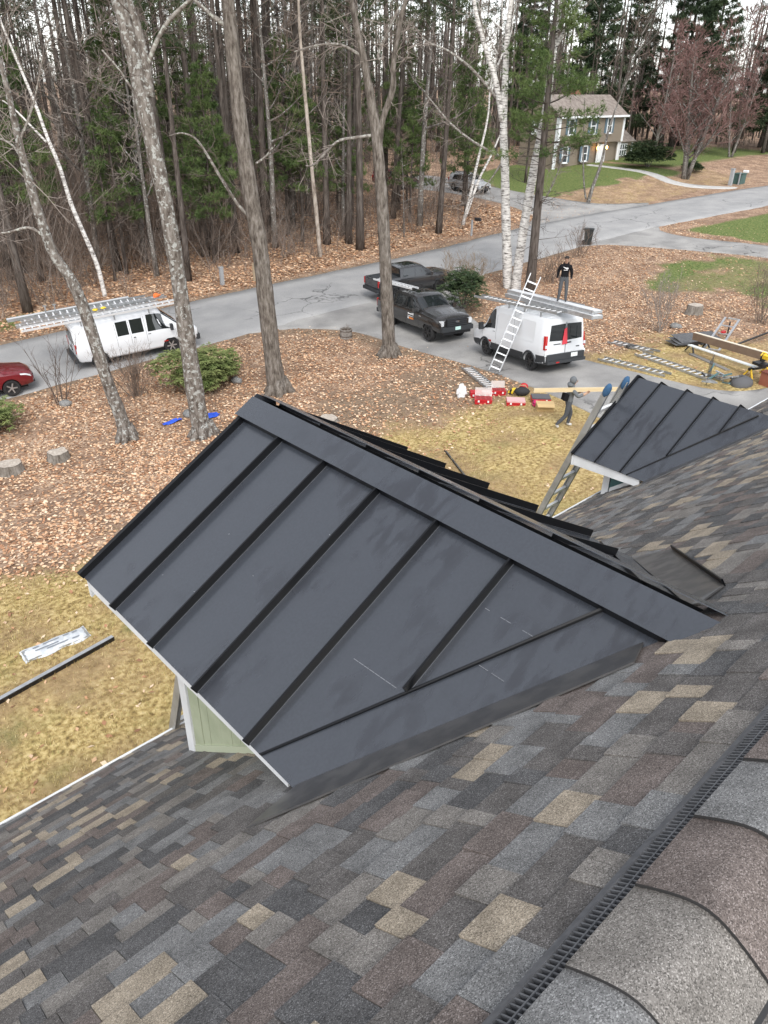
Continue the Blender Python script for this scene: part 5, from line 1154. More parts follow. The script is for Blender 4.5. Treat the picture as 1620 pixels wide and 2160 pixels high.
box('rear_bumper', (-.08, 0, .52), (.18, 1.9, .2), CLAD); box('front_bumper', (5.72, 0, .52), (.16, 1.9, .26), CLAD); box('grille', (5.70, 0, .84), (.06, 1.1, .26), CLAD); box('license_holder', (-.02, .25, .86), (.04, .34, .18), CLAD); box('license_plate', (-.045, .25, .86), (.012, .3, .15), PLATE)
for xx in (.5, 2.0, 3.6):
    mb = MB(); mb.bar((xx-DX, -.92, 2.30), (xx-DX, .92, 2.30), .05, .05)
    for sg in (-1, 1): mb.bar((xx-DX, sg*.86, 2.05), (xx-DX, sg*.86, 2.32), .05)
    mb.build('roof_rack', ALUD, cv)
cM = Matrix.LocRotScale(cv.location, cv.rotation_euler, None); v4 = lambda x, y, z: tuple(cM @ Vector((x-DX, y, z)))
ladder('nearest ladder of the load on the cargo van, overhanging both ends', v4(-2.0, -.88, 2.38), v4(5.3, -.98, 2.40), .42, roll=.1, rungm=WR, m=WR)
ladder('second ladder lying in the middle of the cargo van load', v4(-2.1, -.28, 2.40), v4(4.2, -.36, 2.42), .42, rungm=WR)
ladder('ladder on the far side of the cargo van load', v4(-1.8, .35, 2.38), v4(4.8, .30, 2.40), .42, rungm=WR)
ladder('top ladder tilted over the middle of the cargo van load', v4(-1.2, .1, 2.52), v4(3.8, -.05, 2.56), .40, roll=.25, m=ALUD, rungm=WR)
plank('long dull plank at the outer edge of the cargo van load', v4(-2.3, .88, 2.36), v4(3.2, .92, 2.38), .34, .12, ALUD)
for k, (x, y) in enumerate(((-.65, .62), (-.25, .56))):
    t = thing('plank_bracket', 'short upright aluminium bracket standing on the cargo van ladders', 'bracket', v4(x, y, 2.40), (0, 0, RA), 'brackets on the cargo van load'); mb = MB(); mb.bar((0, 0, 0), (0, 0, .42), .09, .05); mb.build('post', ALU, t); mb = MB(); mb.box((0, 0, .43), (.16, .10, .03)); mb.build('cap', ALUD, t)
mb = MB(); mb.lathe([(.16, 0), (.16, .02), (.10, .02), (.03, .42), (.001, .42)], 12); o = mb.build('traffic_cone', mat('cone_orange', (.85, .20, .05), .6)); o.location = v4(4.35, .25, 2.46); o.rotation_euler = (1.2, .2, 0); tag(o, 'orange cone lying on the front of the cargo van ladders', 'cone')
for k, (x, y) in enumerate(((1.35, -.3), (1.72, -.22))):
    mb = MB(); mb.blob((0, 0, .03), (.13, .10, .05), 9, 5, 0, .5); o = mb.build('strap_bundle', YEL); o.location = v4(x, y, 2.47); tag(o, 'small yellow strap bundle on the cargo van ladders', 'strap', 'yellow straps on the cargo van')
# --- red car behind it
rsec = [sec(0, .80, .45, .86, .95, .62, 1.5, .03), sec(.3, .88, .36, .91, .98, .66, 1.62, .04), sec(2.2, .90, .32, .92, .98, .68, 1.66, .04), sec(2.7, .90, .32, .92, .98, .66, 1.58, .04), sec(3.35, .90, .34, .92, .97, .72, 1.10, .05), sec(3.6, .90, .36, .92, .95, .76, 1.04, .06), sec(4.2, .86, .38, .89, .88, .72, .96, .05), sec(4.45, .76, .40, .80, .75, .60, .84, .03), sec(4.52, .66, .45, .70, .66, .52, .74, .02)]
def small_car(name, label, loc, rz, tilt, pm, rimm=RIMS):
    t, part, both, box, gap = vehicle(name, label, loc, rz, tilt, rsec, pm, [.85, 3.54], .35, 1.58, 3.54, rimm, 5, .22)
    part('side_window', [(1.95, 4.1), (3.0, 4.1), (2.62, 4.95), (2.0, 4.95)], GLASS); part('side_window', [(.6, 4.15), (1.85, 4.1), (1.9, 4.95), (.75, 4.9)], GLASS); both('windshield', [(3.28, 5.0), (3.28, 8), (2.74, 8), (2.74, 5.2)], GLASS); both('rear_window', [(.02, 5.0), (.02, 8), (.26, 8), (.26, 5.2)], GLASS, .03)
    gap(1.9, .7, 1.9, 4); gap(3.05, 1, 3.05, 4); gap(1.0, 1.2, 1.0, 4); part('headlight', [(4.0, 3.2), (4.42, 3.0), (4.36, 4.4), (3.98, 4.1)], LAMP, 0, .012); part('cladding', [(1.3, 0), (3.1, 0), (3.1, .9), (1.3, .9)], CLAD, 0, .008)
    box('grille', (4.49, 0, .62), (.08, 1.0, .24), BLACK); box('front_bumper', (4.47, 0, .46), (.12, 1.3, .12), CLAD)
    for sg in (-1, 1): box('mirror', (2.95, sg*1.0, 1.05), (.12, .18, .14), pm); box('tail_light', (.05, sg*.80, 1.0), (.1, .12, .3), TAIL)
    return t
small_car('red_car', 'dark red car nosing into view behind the cargo van', T(9.30, 34.05, .05), RA, (0, R(-2)), PRED)
small_car('silver_car', 'silver car parked at the far house behind the pale birches', T(59.0, 50.5, .04), R(-98), (0, 0), PSIL)
small_car('maroon_car', 'maroon car half hidden by trunks in the far driveway', T(56.3, 57.5, .04), R(-75), (0, 0), PDR)
small_car('black_car', 'black car at the end of the driveway behind the far dormer', T(26.4, 7.6, .035), R(100), (0, 0), paint('car_black', (.012, .012, .013), .2, .9))

# ------------------------------------------------------------------ ladders and loose things
ladder('weathered ladder leaning on the front edge of the far dormer', (8.4, 6.99, -.02), (8.4, 4.64, 6.56), .42, face=(0, .94, .34), m=ALUD, rungm=WR)
MITT = mat('blue_mitt', (.035, .10, .20), .85, c2=(.05, .13, .25), scale=20, bump=.3)
for sg in (-1, 1):
    mb = MB(); mb.blob((0, 0, -.06), (.035, .05, .10), 10, 7, 0, .12); o = mb.build('ladder_mitt', MITT, smooth=True); o.location = (8.4+sg*.21, 4.63, 6.58); o.rotation_euler = (R(20), 0, 0)
    tag(o, 'blue padded mitt on the rail end nearer the far dormer peak' if sg > 0 else 'blue padded mitt on the rail end farther from the far dormer peak', 'ladder mitt')
ladder('ladder leaning behind the near dormer against the house eave', (2.20, 6.75, -.02), (2.02, 4.13, 6.05), .40, face=(0, .92, .4), m=ALUD, rungm=WR)
G = 'ladders lying on the ground'
ladder('short ladder lying on the lawn beside the red tool cases', T(23.85, 20.4, .06), T(21.7, 17.0, .06), .42, rungm=WR, m=ALUD)
ladder('ladder on the ground farthest behind, parallel to the van bumper', T(30.5, 17.55, .06), T(30.1, 15.05, .06), .45, rungm=WR, m=ALUD)
ladder('ladder lying at the driveway edge in front of the other loose ladders', T(27.85, 16.35, .06), T(27.5, 13.1, .06), .45, rungm=WR, m=ALUD)
ladder('long ladder lying with one end on the jumbled metal brackets', T(29.4, 15.5, .06), T(28.2, 11.35, .09), .48, rungm=WR, m=ALUD)
# wrapped package and strips on the lawn
def lawn_bits():
    pk = thing('shingle_package', 'white plastic wrapped package lying on the straw lawn', 'package', T(3.22, 13.0, .0), (0, 0, math.atan2(-.05, 1.25)))
    mb = MB(); L, W_, n, m_ = 1.30, .42, 14, 6; vs = []
    rr = random.Random(3)
    for i in range(n+1):
        for j in range(m_+1):
            x = -L/2+L*i/n; y = -W_/2+W_*j/m_; e = min(1, min(i, n-i)/1.5, min(j, m_-j)/1.0); vs.append((x+rr.uniform(-.01, .01), y+rr.uniform(-.012, .012)+(0.03*math.sin(i) if j in (0, m_) else 0), .012+.055*e+rr.uniform(-.008, .012)))
    fs = [(i*(m_+1)+j, (i+1)*(m_+1)+j, (i+1)*(m_+1)+j+1, i*(m_+1)+j+1) for i in range(n) for j in range(m_)]
    mb.add(vs, fs); mb.build('wrapper', mat('white_wrap', (.66, .68, .70), .35, c2=(.50, .53, .56), scale=8, coords='World', bump=.5), pk, True)
    mb = MB(); mb.box((0, 0, .02), (L-.06, W_-.06, .04)); mb.build('contents', ALUD, pk)
    for k, (x0, x1, y) in enumerate([(-.42, -.30, .08), (-.22, .10, .09), (.18, .30, .10), (.36, .46, .09), (-.40, .05, -.02), (-.20, .22, -.09), (.30, .44, -.10)]):
        mb = MB(); mb.box(((x0+x1)/2, y, .083), (x1-x0, .028, .004)); mb.build('print_line', mat('grey_print', (.22, .24, .27), .7), pk)
    def strip(label, a, b_, w_, h, m, name='metal_strip', dz=.03, lit_flange=False):
        a, b_ = Vector(a), Vector(b_); t = thing(name, label, 'strip', a); d = b_-a; L = d.length; d.normalize(); s_ = Vector((0, 0, 1)).cross(d).normalized(); t.rotation_euler = Matrix((d, s_, d.cross(s_))).transposed().to_euler()
        mb = MB(); mb.box((L/2, 0, dz), (L, w_, .012)); mb.build('flange', ALU if lit_flange else m, t); mb = MB(); mb.box((L/2, -w_/2, dz+h/2), (L, .012, h)); mb.build('upstand', BLACK, t); return t  # bright flange colour paints the sky reflection on the black trim
    strip('long black metal trim lying on the lawn beside the white package', T(1.2, 11.95, .0), T(4.13, 12.35, .0), .10, .012, STEELF, dz=.10, lit_flange=True)
    mb = MB(); a, b_ = Vector(T(1.2, 11.95, .05)), Vector(T(4.13, 12.35, .05)); mb.bar(a-a, b_-a, .085, .09)
    o = mb.build('web', BLACK, [q for q in bpy.data.objects if q.name == 'metal_strip'][0]); o.rotation_euler = (-o.parent.rotation_euler.x, 0, 0); mb2 = o.data
    o.matrix_basis = Matrix.LocRotScale(Vector(T(1.2, 11.95)), o.parent.rotation_euler, None).inverted() @ Matrix.Translation(a)
    strip('black metal strip lying on the lawn between the two dormers', T(15.9, 14.2, .0), T(14.7, 12.1, .0), .08, .05, STEELF)
    strip('black metal strip resting across the leaves behind the sawhorse', T(31.9, 12.87, .25), T(37.5, 12.5, .35), .14, .05, BLACK)
    bp = thing('metal_sheet', 'dark folded metal sheets lying on the leaves behind the lumber', 'metal sheet', T(32.6, 14.7, .0), (0, 0, R(-25)))
    for k in range(3):
        mb = MB(); mb.box((k*.18, k*.12, .06+k*.06), (2.4, .8, .012), (.12*k, .04, .05*k)); mb.build('sheet', STEELF, bp)
    # rope / cable on the lawn
    mb = MB(); pts = [T(13.9+.45*math.cos(a)+.1*a, 11.2+.35*math.sin(a*1.3), .02) for a in np.linspace(0, 5.2, 22)]; mb.tube(pts, .012, 5); tag(mb.build('black_cable', BLACK), 'thin black cable curled on the lawn near the leaning ladder', 'cable')
    # blue tarp scrap
    for (x, y, a, b_, w_, lb) in [(13.75, 25.0, .50, .30, .2, 'larger blue tarp scrap beside the forked tree'), (12.55, 25.75, .45, .16, .1, 'thin blue tarp scrap left of the forked tree')]:
        mb = MB(); n = 8; vs = [T(x+(i/n-.5)*a*2, y+(j/n-.5)*b_*2, .03+.06*random.random()) for i in range(n+1) for j in range(n+1)]; mb.add(vs, [(i*(n+1)+j, (i+1)*(n+1)+j, (i+1)*(n+1)+j+1, i*(n+1)+j+1) for i in range(n) for j in range(n) if (i-n/2)**2+(j-n/2)**2 < 14]); tag(mb.build('tarp', mat('blue_tarp', (.03, .10, .62), .5)), lb, 'tarp')
lawn_bits()
# stumps, barrel, rocks
STW = barkmat('stump_bark', (.10, .085, .07), (.22, .20, .175), (.34, .31, .28), 7)
CUTW = mat('cut_wood', (.36, .31, .26), .9, c2=(.48, .43, .37), scale=12, coords='Object')
def stump(label, loc, r_, h, seed):
    global rv
    rv = random.Random(seed); t = thing('tree_stump', label, 'stump', loc); mb = MB(); n = 16; jit = [rv.uniform(.88, 1.12) for _ in range(n)]; vs = []
    for z, k in ((-.1, 1.25), (.08, 1.06), (h*.6, .98), (h, .95)): vs += [(math.cos(6.283*i/n)*r_*k*jit[i], math.sin(6.283*i/n)*r_*k*jit[i], z+(rv.uniform(-.02, .02) if z == h else 0)) for i in range(n)]
    mb.add(vs, [(k*n+i, k*n+(i+1) % n, (k+1)*n+(i+1) % n, (k+1)*n+i) for k in range(3) for i in range(n)]); mb.build('bark', STW, t, True)
    mb = MB(); mb.add([(x*.97, y*.97, z+.004) for x, y, z in vs[3*n:]]+[(0, 0, h)], [(i, (i+1) % n, n) for i in range(n)]); mb.build('cut_face', CUTW, t)
stump('low stump in the leaves left of the leaning tree', T(8.1, 25.9), .36, .34, 1); stump('stump with split pale wood at the edge of the leaf bed', T(6.45, 26.1), .40, .36, 2)
stump('flat grey stump just beyond the ridge of the near dormer', T(15.95, 20.1), .38, .16, 3); stump('mossy stump on the slope below the green lawn', T(37.8, 17.3), .42, .45, 4)
mb = MB(); mb.blob((0, 0, .08), (.28, .22, .16), 9, 6, 0, .35); me = mb.mesh('rock', mat('field_stone', (.16, .16, .16), .9, c2=(.26, .26, .25), scale=8, bump=.5), True)
for loc, lb in ((T(16.8, 27.6), 'grey field stone beside the broad rhododendron'), (T(10.35, 30.7), 'dark rock under the sparse bare shrub'), (T(13.4, 25.9), 'dark stone behind the forked tree'), (T(34.6, 16.6), 'flat stone at the foot of the thin shrub')): quick('rock', me, lb, 'rock', loc, len(lb))
def barrel():
    t = thing('barrel_planter', 'weathered half barrel planter at the driveway mouth', 'planter', T(24.0, 28.6)); n = 18
    mb = MB(); mb.slab([(-.036, 0, 0), (.036, 0, 0), (.042, .0, .48), (-.042, .0, .48)], (0, -1, 0), .03); me = mb.mesh('stave', mat('grey_oak', (.17, .155, .14), .9, c2=(.26, .24, .22), scale=9, coords='World'))
    for k in range(n):
        a = 6.283*k/n; o = linkmesh('stave', me, t); o.location = (.30*math.cos(a), .30*math.sin(a), -.02); o.rotation_euler = (0, 0, a+math.pi/2); o.scale = (1.5, 1, 1)
    for z in (.12, .38): mb = MB(); mb.lathe([(.318, z-.02), (.322, z+.02)], 20, 0, None, False); mb.build('hoop', mat('rusty_hoop', (.10, .075, .06), .8), t)
    mb = MB(); mb.lathe([(.001, .40), (.29, .40), (.001, .42)], 16); mb.build('soil', mat('soil', (.07, .05, .035), 1), t)
    mb = MB()
    for k in range(9): twigs(mb, Vector((rv.uniform(-.15, .15), rv.uniform(-.15, .15), .4)), Vector((rv.gauss(0, .3), rv.gauss(0, .3), 1)), .25, .006, 1)
    mb.build('dead_stem', TWIGL, t)
barrel()
# wheeled bin, mail boxes, meter boxes
def bin_():
    t = thing('wheeled_bin', 'black wheeled bin standing at the corner of the road and side driveway', 'bin', T(49.1, 31.4, .03), (0, 0, .6)); m = mat('bin_black', (.018, .022, .022), .5)
    mb = MB(); mb.box((0, 0, .52), (.56, .62, 1.0), None, 0, 1.0); mb.v = [(x*(.80 if z < .4 else 1), y*(.80 if z < .4 else 1), z) for x, y, z in mb.v]; mb.build('body', m, t)
    mb = MB(); mb.box((0, 0, 1.06), (.62, .70, .06)); mb.box((0, .38, 1.02), (.5, .1, .06)); mb.build('lid', m, t)
    for sg in (-1, 1): mb = MB(); mb.lathe([(.12, -.03), (.12, .03)], 14, 0, Matrix.Translation((sg*.27, .28, .12)) @ Matrix.Rotation(R(90), 4, 'Y')); mb.build('wheel', RUB, t)
bin_()
def mailbox(label, loc, rz, postm, boxm, h=1.05):
    t = thing('mailbox', label, 'mailbox', loc, (0, 0, rz)); mb = MB(); mb.box((0, 0, h/2-.1), (.11, .11, h+.2)); mb.build('post', postm, t)
    mb = MB(); pts = [(-.10, 0), (.10, 0), (.10, .12)] + [(.10*math.cos(a), .12+.10*math.sin(a)) for a in np.linspace(.3, math.pi-.3, 6)] + [(-.10, .12)]
    mb.slab([(x, -.26, h+z) for x, z in pts], (0, -1, 0), -.52); mb.build('box', boxm, t); mb = MB(); mb.box((0, -.265, h+.1), (.16, .01, .17)); mb.build('door', boxm, t); return t
PG = mat('post_grey', (.30, .31, .32), .7); BM = mat('box_black', (.02, .02, .022), .4)
mailbox('black mailbox on a wooden post at the woodland edge across from the oak', T(26.75, 40.75), .1, mat('post_wood', (.36, .29, .20), .9), BM, 1.1)
mailbox('black mailbox on a grey post across the road from the birches', T(45.6, 39.4), .05, PG, BM, 1.15)
mailbox('white mailbox by the street maple across the road', T(83.5, 36.6), 0, PG, WHITE, 1.2)
t = thing('marker_post', 'short grey marker post on the verge of the woods', 'post', T(24.75, 41.3)); mb = MB(); mb.box((0, 0, .5), (.22, .18, 1.1)); mb.build('post', PG, t); mb = MB(); mb.box((0, 0, 1.07), (.25, .21, .06)); mb.build('cap', PG, t)
t = thing('marker_post', 'tall grey post standing left of the white mailbox', 'post', T(82.3, 36.9)); mb = MB(); mb.box((0, 0, .75), (.35, .3, 1.6)); mb.build('post', PG, t); mb = MB(); mb.box((0, 0, 1.57), (.4, .35, .06)); mb.build('cap', PG, t)
t = thing('utility_box', 'dark green utility box on the verge beside the white mailbox', 'utility box', T(84.2, 36.9)); mb = MB(); mb.box((0, 0, .45), (1.1, .8, 1.0)); mb.build('cabinet', mat('utility_green', (.05, .10, .09), .6), t); mb = MB(); mb.box((0, 0, .98), (1.2, .9, .08)); mb.build('lid', mat('utility_green', (.05, .10, .09), .6), t)
# tool cases
RC = mat('case_red', (.48, .015, .022), .45, c2=(.40, .012, .02), scale=6); CLR = mat('clear_lid', (.75, .70, .68), .15, alpha=.38); GREYC = mat('case_grey', (.09, .09, .10), .5)
def case(label, loc, rz, w_, d_, h, lid=None, lidm=None):
    t = thing('tool_case', label, 'tool case', loc, (0, 0, rz)); mb = MB(); mb.box((0, 0, h/2), (w_, d_, h)); mb.box((0, 0, h*.8), (w_+.03, d_+.03, h*.18)); mb.build('tray', RC, t)
    mb = MB()
    for x in (-.3, 0, .3): mb.box((x*w_, 0, h+.004), (w_*.26, d_*.86, .01))
    mb.build('compartment', mat('case_inside', (.25, .012, .016), .6), t)
    for x in (-.28, .28): mb = MB(); mb.box((x*w_, -d_/2-.02, h*.7), (.06, .02, .07)); mb.build('latch', PLATE, t)
    if lid == 'open': mb = MB(); mb.box((0, d_/2+.05, h+d_*.36), (w_, .03, d_*.72), (-.3, 0, 0)); mb.build('lid', lidm, t)
    elif lid == 'shut': mb = MB(); mb.box((0, 0, h+.025), (w_, d_, .05)); mb.build('lid', lidm, t)
    elif lid == 'flat': mb = MB(); mb.box((0, d_*.98, .03), (w_, d_*.9, .05), (.06, 0, 0)); mb.build('lid', lidm, t)
    return t
case('small red tool case nearest the white bag on the lawn', T(20.9, 17.3), R(-40), .42, .34, .16, 'shut', RC)
case('red case with its clear lid open in the front of the tool group', T(20.45, 16.55), R(-48), .62, .42, .18, 'open', CLR)
case('red case with tall clear lid open beside the short ladder', T(21.55, 16.75), R(-42), .52, .36, .20, 'open', CLR)
case('red case with a frosted pink lid lying shut', T(20.95, 15.45), R(-48), .66, .44, .14, 'shut', mat('frost_lid', (.62, .38, .38), .4))
case('red case with a dark grey foam lid beside the yellow box', T(21.75, 14.95), R(-45), .66, .46, .16, 'shut', GREYC)
case('red case behind the front open case', T(21.15, 16.95), R(-40), .40, .30, .14, 'shut', mat('frost_lid', (.62, .38, .38), .4))
t = thing('cardboard_box', 'flat tan cardboard box on the lawn at the end of the tool group', 'box', T(21.05, 14.25), (0, 0, R(-45))); mb = MB(); mb.box((0, 0, .13), (.60, .36, .26)); mb.build('carton', mat('cardboard', (.42, .29, .13), .9), t); mb = MB(); mb.box((0, 0, .268), (.62, .38, .012)); mb.box((0, -.24, .25), (.6, .14, .012), (.5, 0, 0)); mb.build('flap', mat('cardboard_top', (.50, .36, .18), .9), t)
t = thing('tool_bag', 'open black tool bag with red top in the tool group', 'bag', T(21.95, 15.95), (0, 0, R(-40))); mb = MB(); mb.blob((0, 0, .15), (.30, .22, .17), 12, 6, 0, .1); mb.build('bag', mat('bag_black', (.02, .02, .022), .8), t, True); mb = MB(); mb.tube([(-.22, 0, .22), (-.1, .03, .38), (.1, .03, .38), (.22, 0, .22)], .018, 6); mb.build('handle', mat('leather', (.40, .28, .16), .8), t)
mb = MB(); mb.blob((.12, .28, .22), (.17, .14, .16), 10, 6, 0, .1); mb.build('pouch', RC, t, True)
t = thing('hand_saw', 'yellow wedge shaped tool lying behind the black tool bag', 'tool', T(22.05, 16.45, .0), (0, 0, R(-160))); mb = MB(); mb.slab([(-.28, -.06, .10), (.30, -.09, .14), (.30, .10, .14), (-.28, .03, .10)], (0, 0, 1), .08); mb.build('shell', YEL, t); mb = MB(); mb.box((.26, 0, .12), (.10, .06, .18)); mb.build('grip', BLACK, t)
t = thing('plastic_bag', 'crumpled white plastic bag standing by the small red case', 'bag', T(20.6, 17.75)); mb = MB(); rv = random.Random(4); mb.blob((0, 0, .22), (.20, .17, .30), 11, 9, 0, .5); mb.v = [(x*(1.25-z), y*(1.25-z), z) for x, y, z in mb.v]; mb.build('bag', mat('bag_white', (.66, .67, .68), .5), t); mb = MB(); mb.blob((.05, -.12, .1), (.10, .05, .06), 8, 5, 0, .3); mb.build('label', BLACK, t)
t = thing('drill_pouch', 'crumpled magenta and black cloth pouch between the cases', 'pouch', T(21.2, 14.75), (0, 0, .4)); mb = MB(); mb.blob((0, 0, .10), (.18, .13, .12), 10, 6, 0, .35); mb.build('cloth', mat('magenta_cloth', (.50, .02, .12), .8), t); mb = MB(); mb.tube([(-.15, .05, .12), (0, .12, .2), (.15, .05, .12)], .02, 6); mb.build('strap', BLACK, t)
# sledge, lumber on sawhorse, brackets, brake
t = thing('sledge_hammer', 'sledge hammer with pale handle lying between the loose ladders', 'hammer', T(30.2, 16.35, .06), (0, 0, R(-115))); mb = MB(); mb.bar((0, 0, 0), (.85, 0, 0), .045, .035); mb.build('handle', mat('pale_wood', (.62, .50, .33), .7), t); mb = MB(); mb.box((0, 0, 0), (.14, .42, .13)); mb.build('head', mat('dark_iron', (.05, .05, .05), .6), t)
t = thing('cordless_tool', 'small black tool lying on the grass behind the work van', 'tool', T(30.6, 19.2, .0), (0, 0, .6)); mb = MB(); mb.box((0, 0, .08), (.55, .12, .12)); mb.build('body', CLAD, t); mb = MB(); mb.bar((.2, 0, .06), (.28, 0, .32), .07); mb.build('grip', CLAD, t)
BRN = mat('brown_board', (.19, .125, .085), .6, c2=(.22, .15, .10), scale=3, coords='World'); CRM = mat('cream_edge', (.72, .64, .52), .7); YLW = mat('saw_yellow', (.75, .48, .03), .5)
def work_area():
    def board(label, a, b_, w_, h, m, edge):
        a, b_ = Vector(a), Vector(b_); d = b_-a; L = d.length; d.normalize(); s_ = Vector((0, 0, 1)).cross(d).normalized(); t = thing('trim_board', label, 'board', a); t.rotation_euler = Matrix((d, s_, d.cross(s_))).transposed().to_euler()
        mb = MB(); mb.box((L/2, 0, h/2), (L, w_, h)); mb.build('board', m, t)
        if edge: mb = MB(); mb.box((L/2, 0, h+.010), (L, w_+.006, .02)); mb.build('edge', edge, t)
    board('brown trim board standing on edge with a cream top, on the sawhorse', T(31.7, 14.3, .42), T(30.35, 10.6, .62), .14, .30, BRN, CRM)
    board('long white board lying below the brown trim board', T(31.0, 14.1, .34), T(29.85, 10.75, .42), .20, .04, PLATE, None)
    board('second brown trim board continuing past the sawhorse', T(30.9, 10.75, .60), T(30.6, 7.6, .60), .14, .24, BRN, CRM)
    board('grey weathered board lying on the grass under the lumber', T(30.9, 13.9, .0), T(29.9, 11.8, .0), .22, .05, mat('grey_board', (.22, .21, .20), .9), None)
    for k, (x, y, lb) in enumerate([(30.1, 10.75, 'yellow and black sawhorse carrying the near end of the lumber'), (31.6, 13.95, 'sawhorse under the far end of the lumber')]):
        t = thing('sawhorse', lb, 'sawhorse', T(x, y), (0, 0, R(-20))); mb = MB(); mb.box((0, 0, .36), (1.0, .09, .10)); mb.build('beam', BLACK, t)
        for sx in (-1, 1):
            for sy in (-1, 1): mb = MB(); mb.bar((sx*.40, 0, .38), (sx*.48, sy*.26, 0), .06, .05); mb.build('leg', YLW if k == 0 else BLACK, t)
    t = thing('miter_saw', 'yellow and black saw clamped at the end of the lumber', 'saw', T(29.7, 10.55, .60), (0, 0, R(-110))); mb = MB(); mb.box((0, 0, .06), (.5, .4, .1)); mb.build('base', BLACK, t)
    mb = MB(); mb.lathe([(.15, -.03), (.15, .03)], 18, 0, Matrix.Translation((0, .05, .28)) @ Matrix.Rotation(R(90), 4, 'Y')); mb.build('blade_guard', BLACK, t); mb = MB(); mb.box((.12, .02, .36), (.22, .14, .16), (.2, .1, .3)); mb.build('motor', YLW, t); mb = MB(); mb.tube([(.05, -.2, .42), (.0, -.05, .52), (.02, .12, .46)], .025, 6); mb.build('handle', YLW, t)
    t = thing('tool_chest', 'rust red chest standing beneath the end of the lumber', 'chest', T(29.65, 9.95), (0, 0, R(-15))); mb = MB(); mb.box((0, 0, .24), (.9, .5, .48)); mb.build('chest', mat('brick_red', (.30, .10, .06), .7), t); mb = MB(); mb.box((0, 0, .51), (.94, .54, .05)); mb.build('lid', mat('dark_red', (.16, .045, .03), .7), t); mb = MB(); mb.box((-.3, -.26, .25), (.06, .03, .4)); mb.build('strap', YLW, t)
    mb = MB(); mb.blob((0, 0, .05), (.55, .40, .28), 12, 6, 0, .2); o = mb.build('tarp_heap', mat('dark_cloth', (.10, .10, .105), .9), None, True); o.location = T(28.75, 10.75); tag(o, 'dark cloth heap on the grass beside the rust red chest', 'cloth')
    t = thing('bracket_pile', 'jumbled pile of metal ladder brackets on the grass', 'brackets', T(28.2, 11.5), (0, 0, .3)); rr = random.Random(6)
    for k in range(16):
        mb = MB(); a = Vector((rr.uniform(-.7, .7), rr.uniform(-.45, .45), rr.uniform(.03, .25))); b_ = a+Vector((rr.uniform(-.7, .7), rr.uniform(-.5, .5), rr.uniform(-.05, .2))); b_.z = max(.03, b_.z); mb.bar(a, b_, .06, .05); mb.build('bracket', [ALUD, mat('teal_metal', (.08, .16, .17), .5), CLAD, ALU][k % 4], t)
    for k in range(4): mb = MB(); x = -.55+k*.3; mb.bar((x, .25, .0), (x+.05, .3, .95), .02); mb.build('rod', CLAD, t)
    t = thing('siding_brake', 'aluminium bending frame propped up over the metal sheets', 'bending frame', T(31.9, 13.5, .1)); d = Vector(T(35.0, 14.1, 1.0))-Vector(T(31.9, 13.5, .1)); d = d*.85
    s_ = Vector((0, 0, 1)).cross(d).normalized()*.30
    for sg in (-1, 1): mb = MB(); mb.bar(s_*sg, d+s_*sg, .09, .06); mb.build('rail', ALU, t)
    for k in range(5): mb = MB(); mb.bar(d*(k/4)-s_, d*(k/4)+s_*(1 if k % 2 else .6), .07, .05); mb.build('cross_bar', ALU, t)
    mb = MB(); mb.box(d*.55, (.28, .12, .10)); mb.build('handle', RC, t); mb = MB(); mb.bar(d*.9, (d*.9).x*Vector((1, 0, 0))+Vector((0, (d*.9).y, -.1)), .05); mb.build('leg', CLAD, t)
work_area()

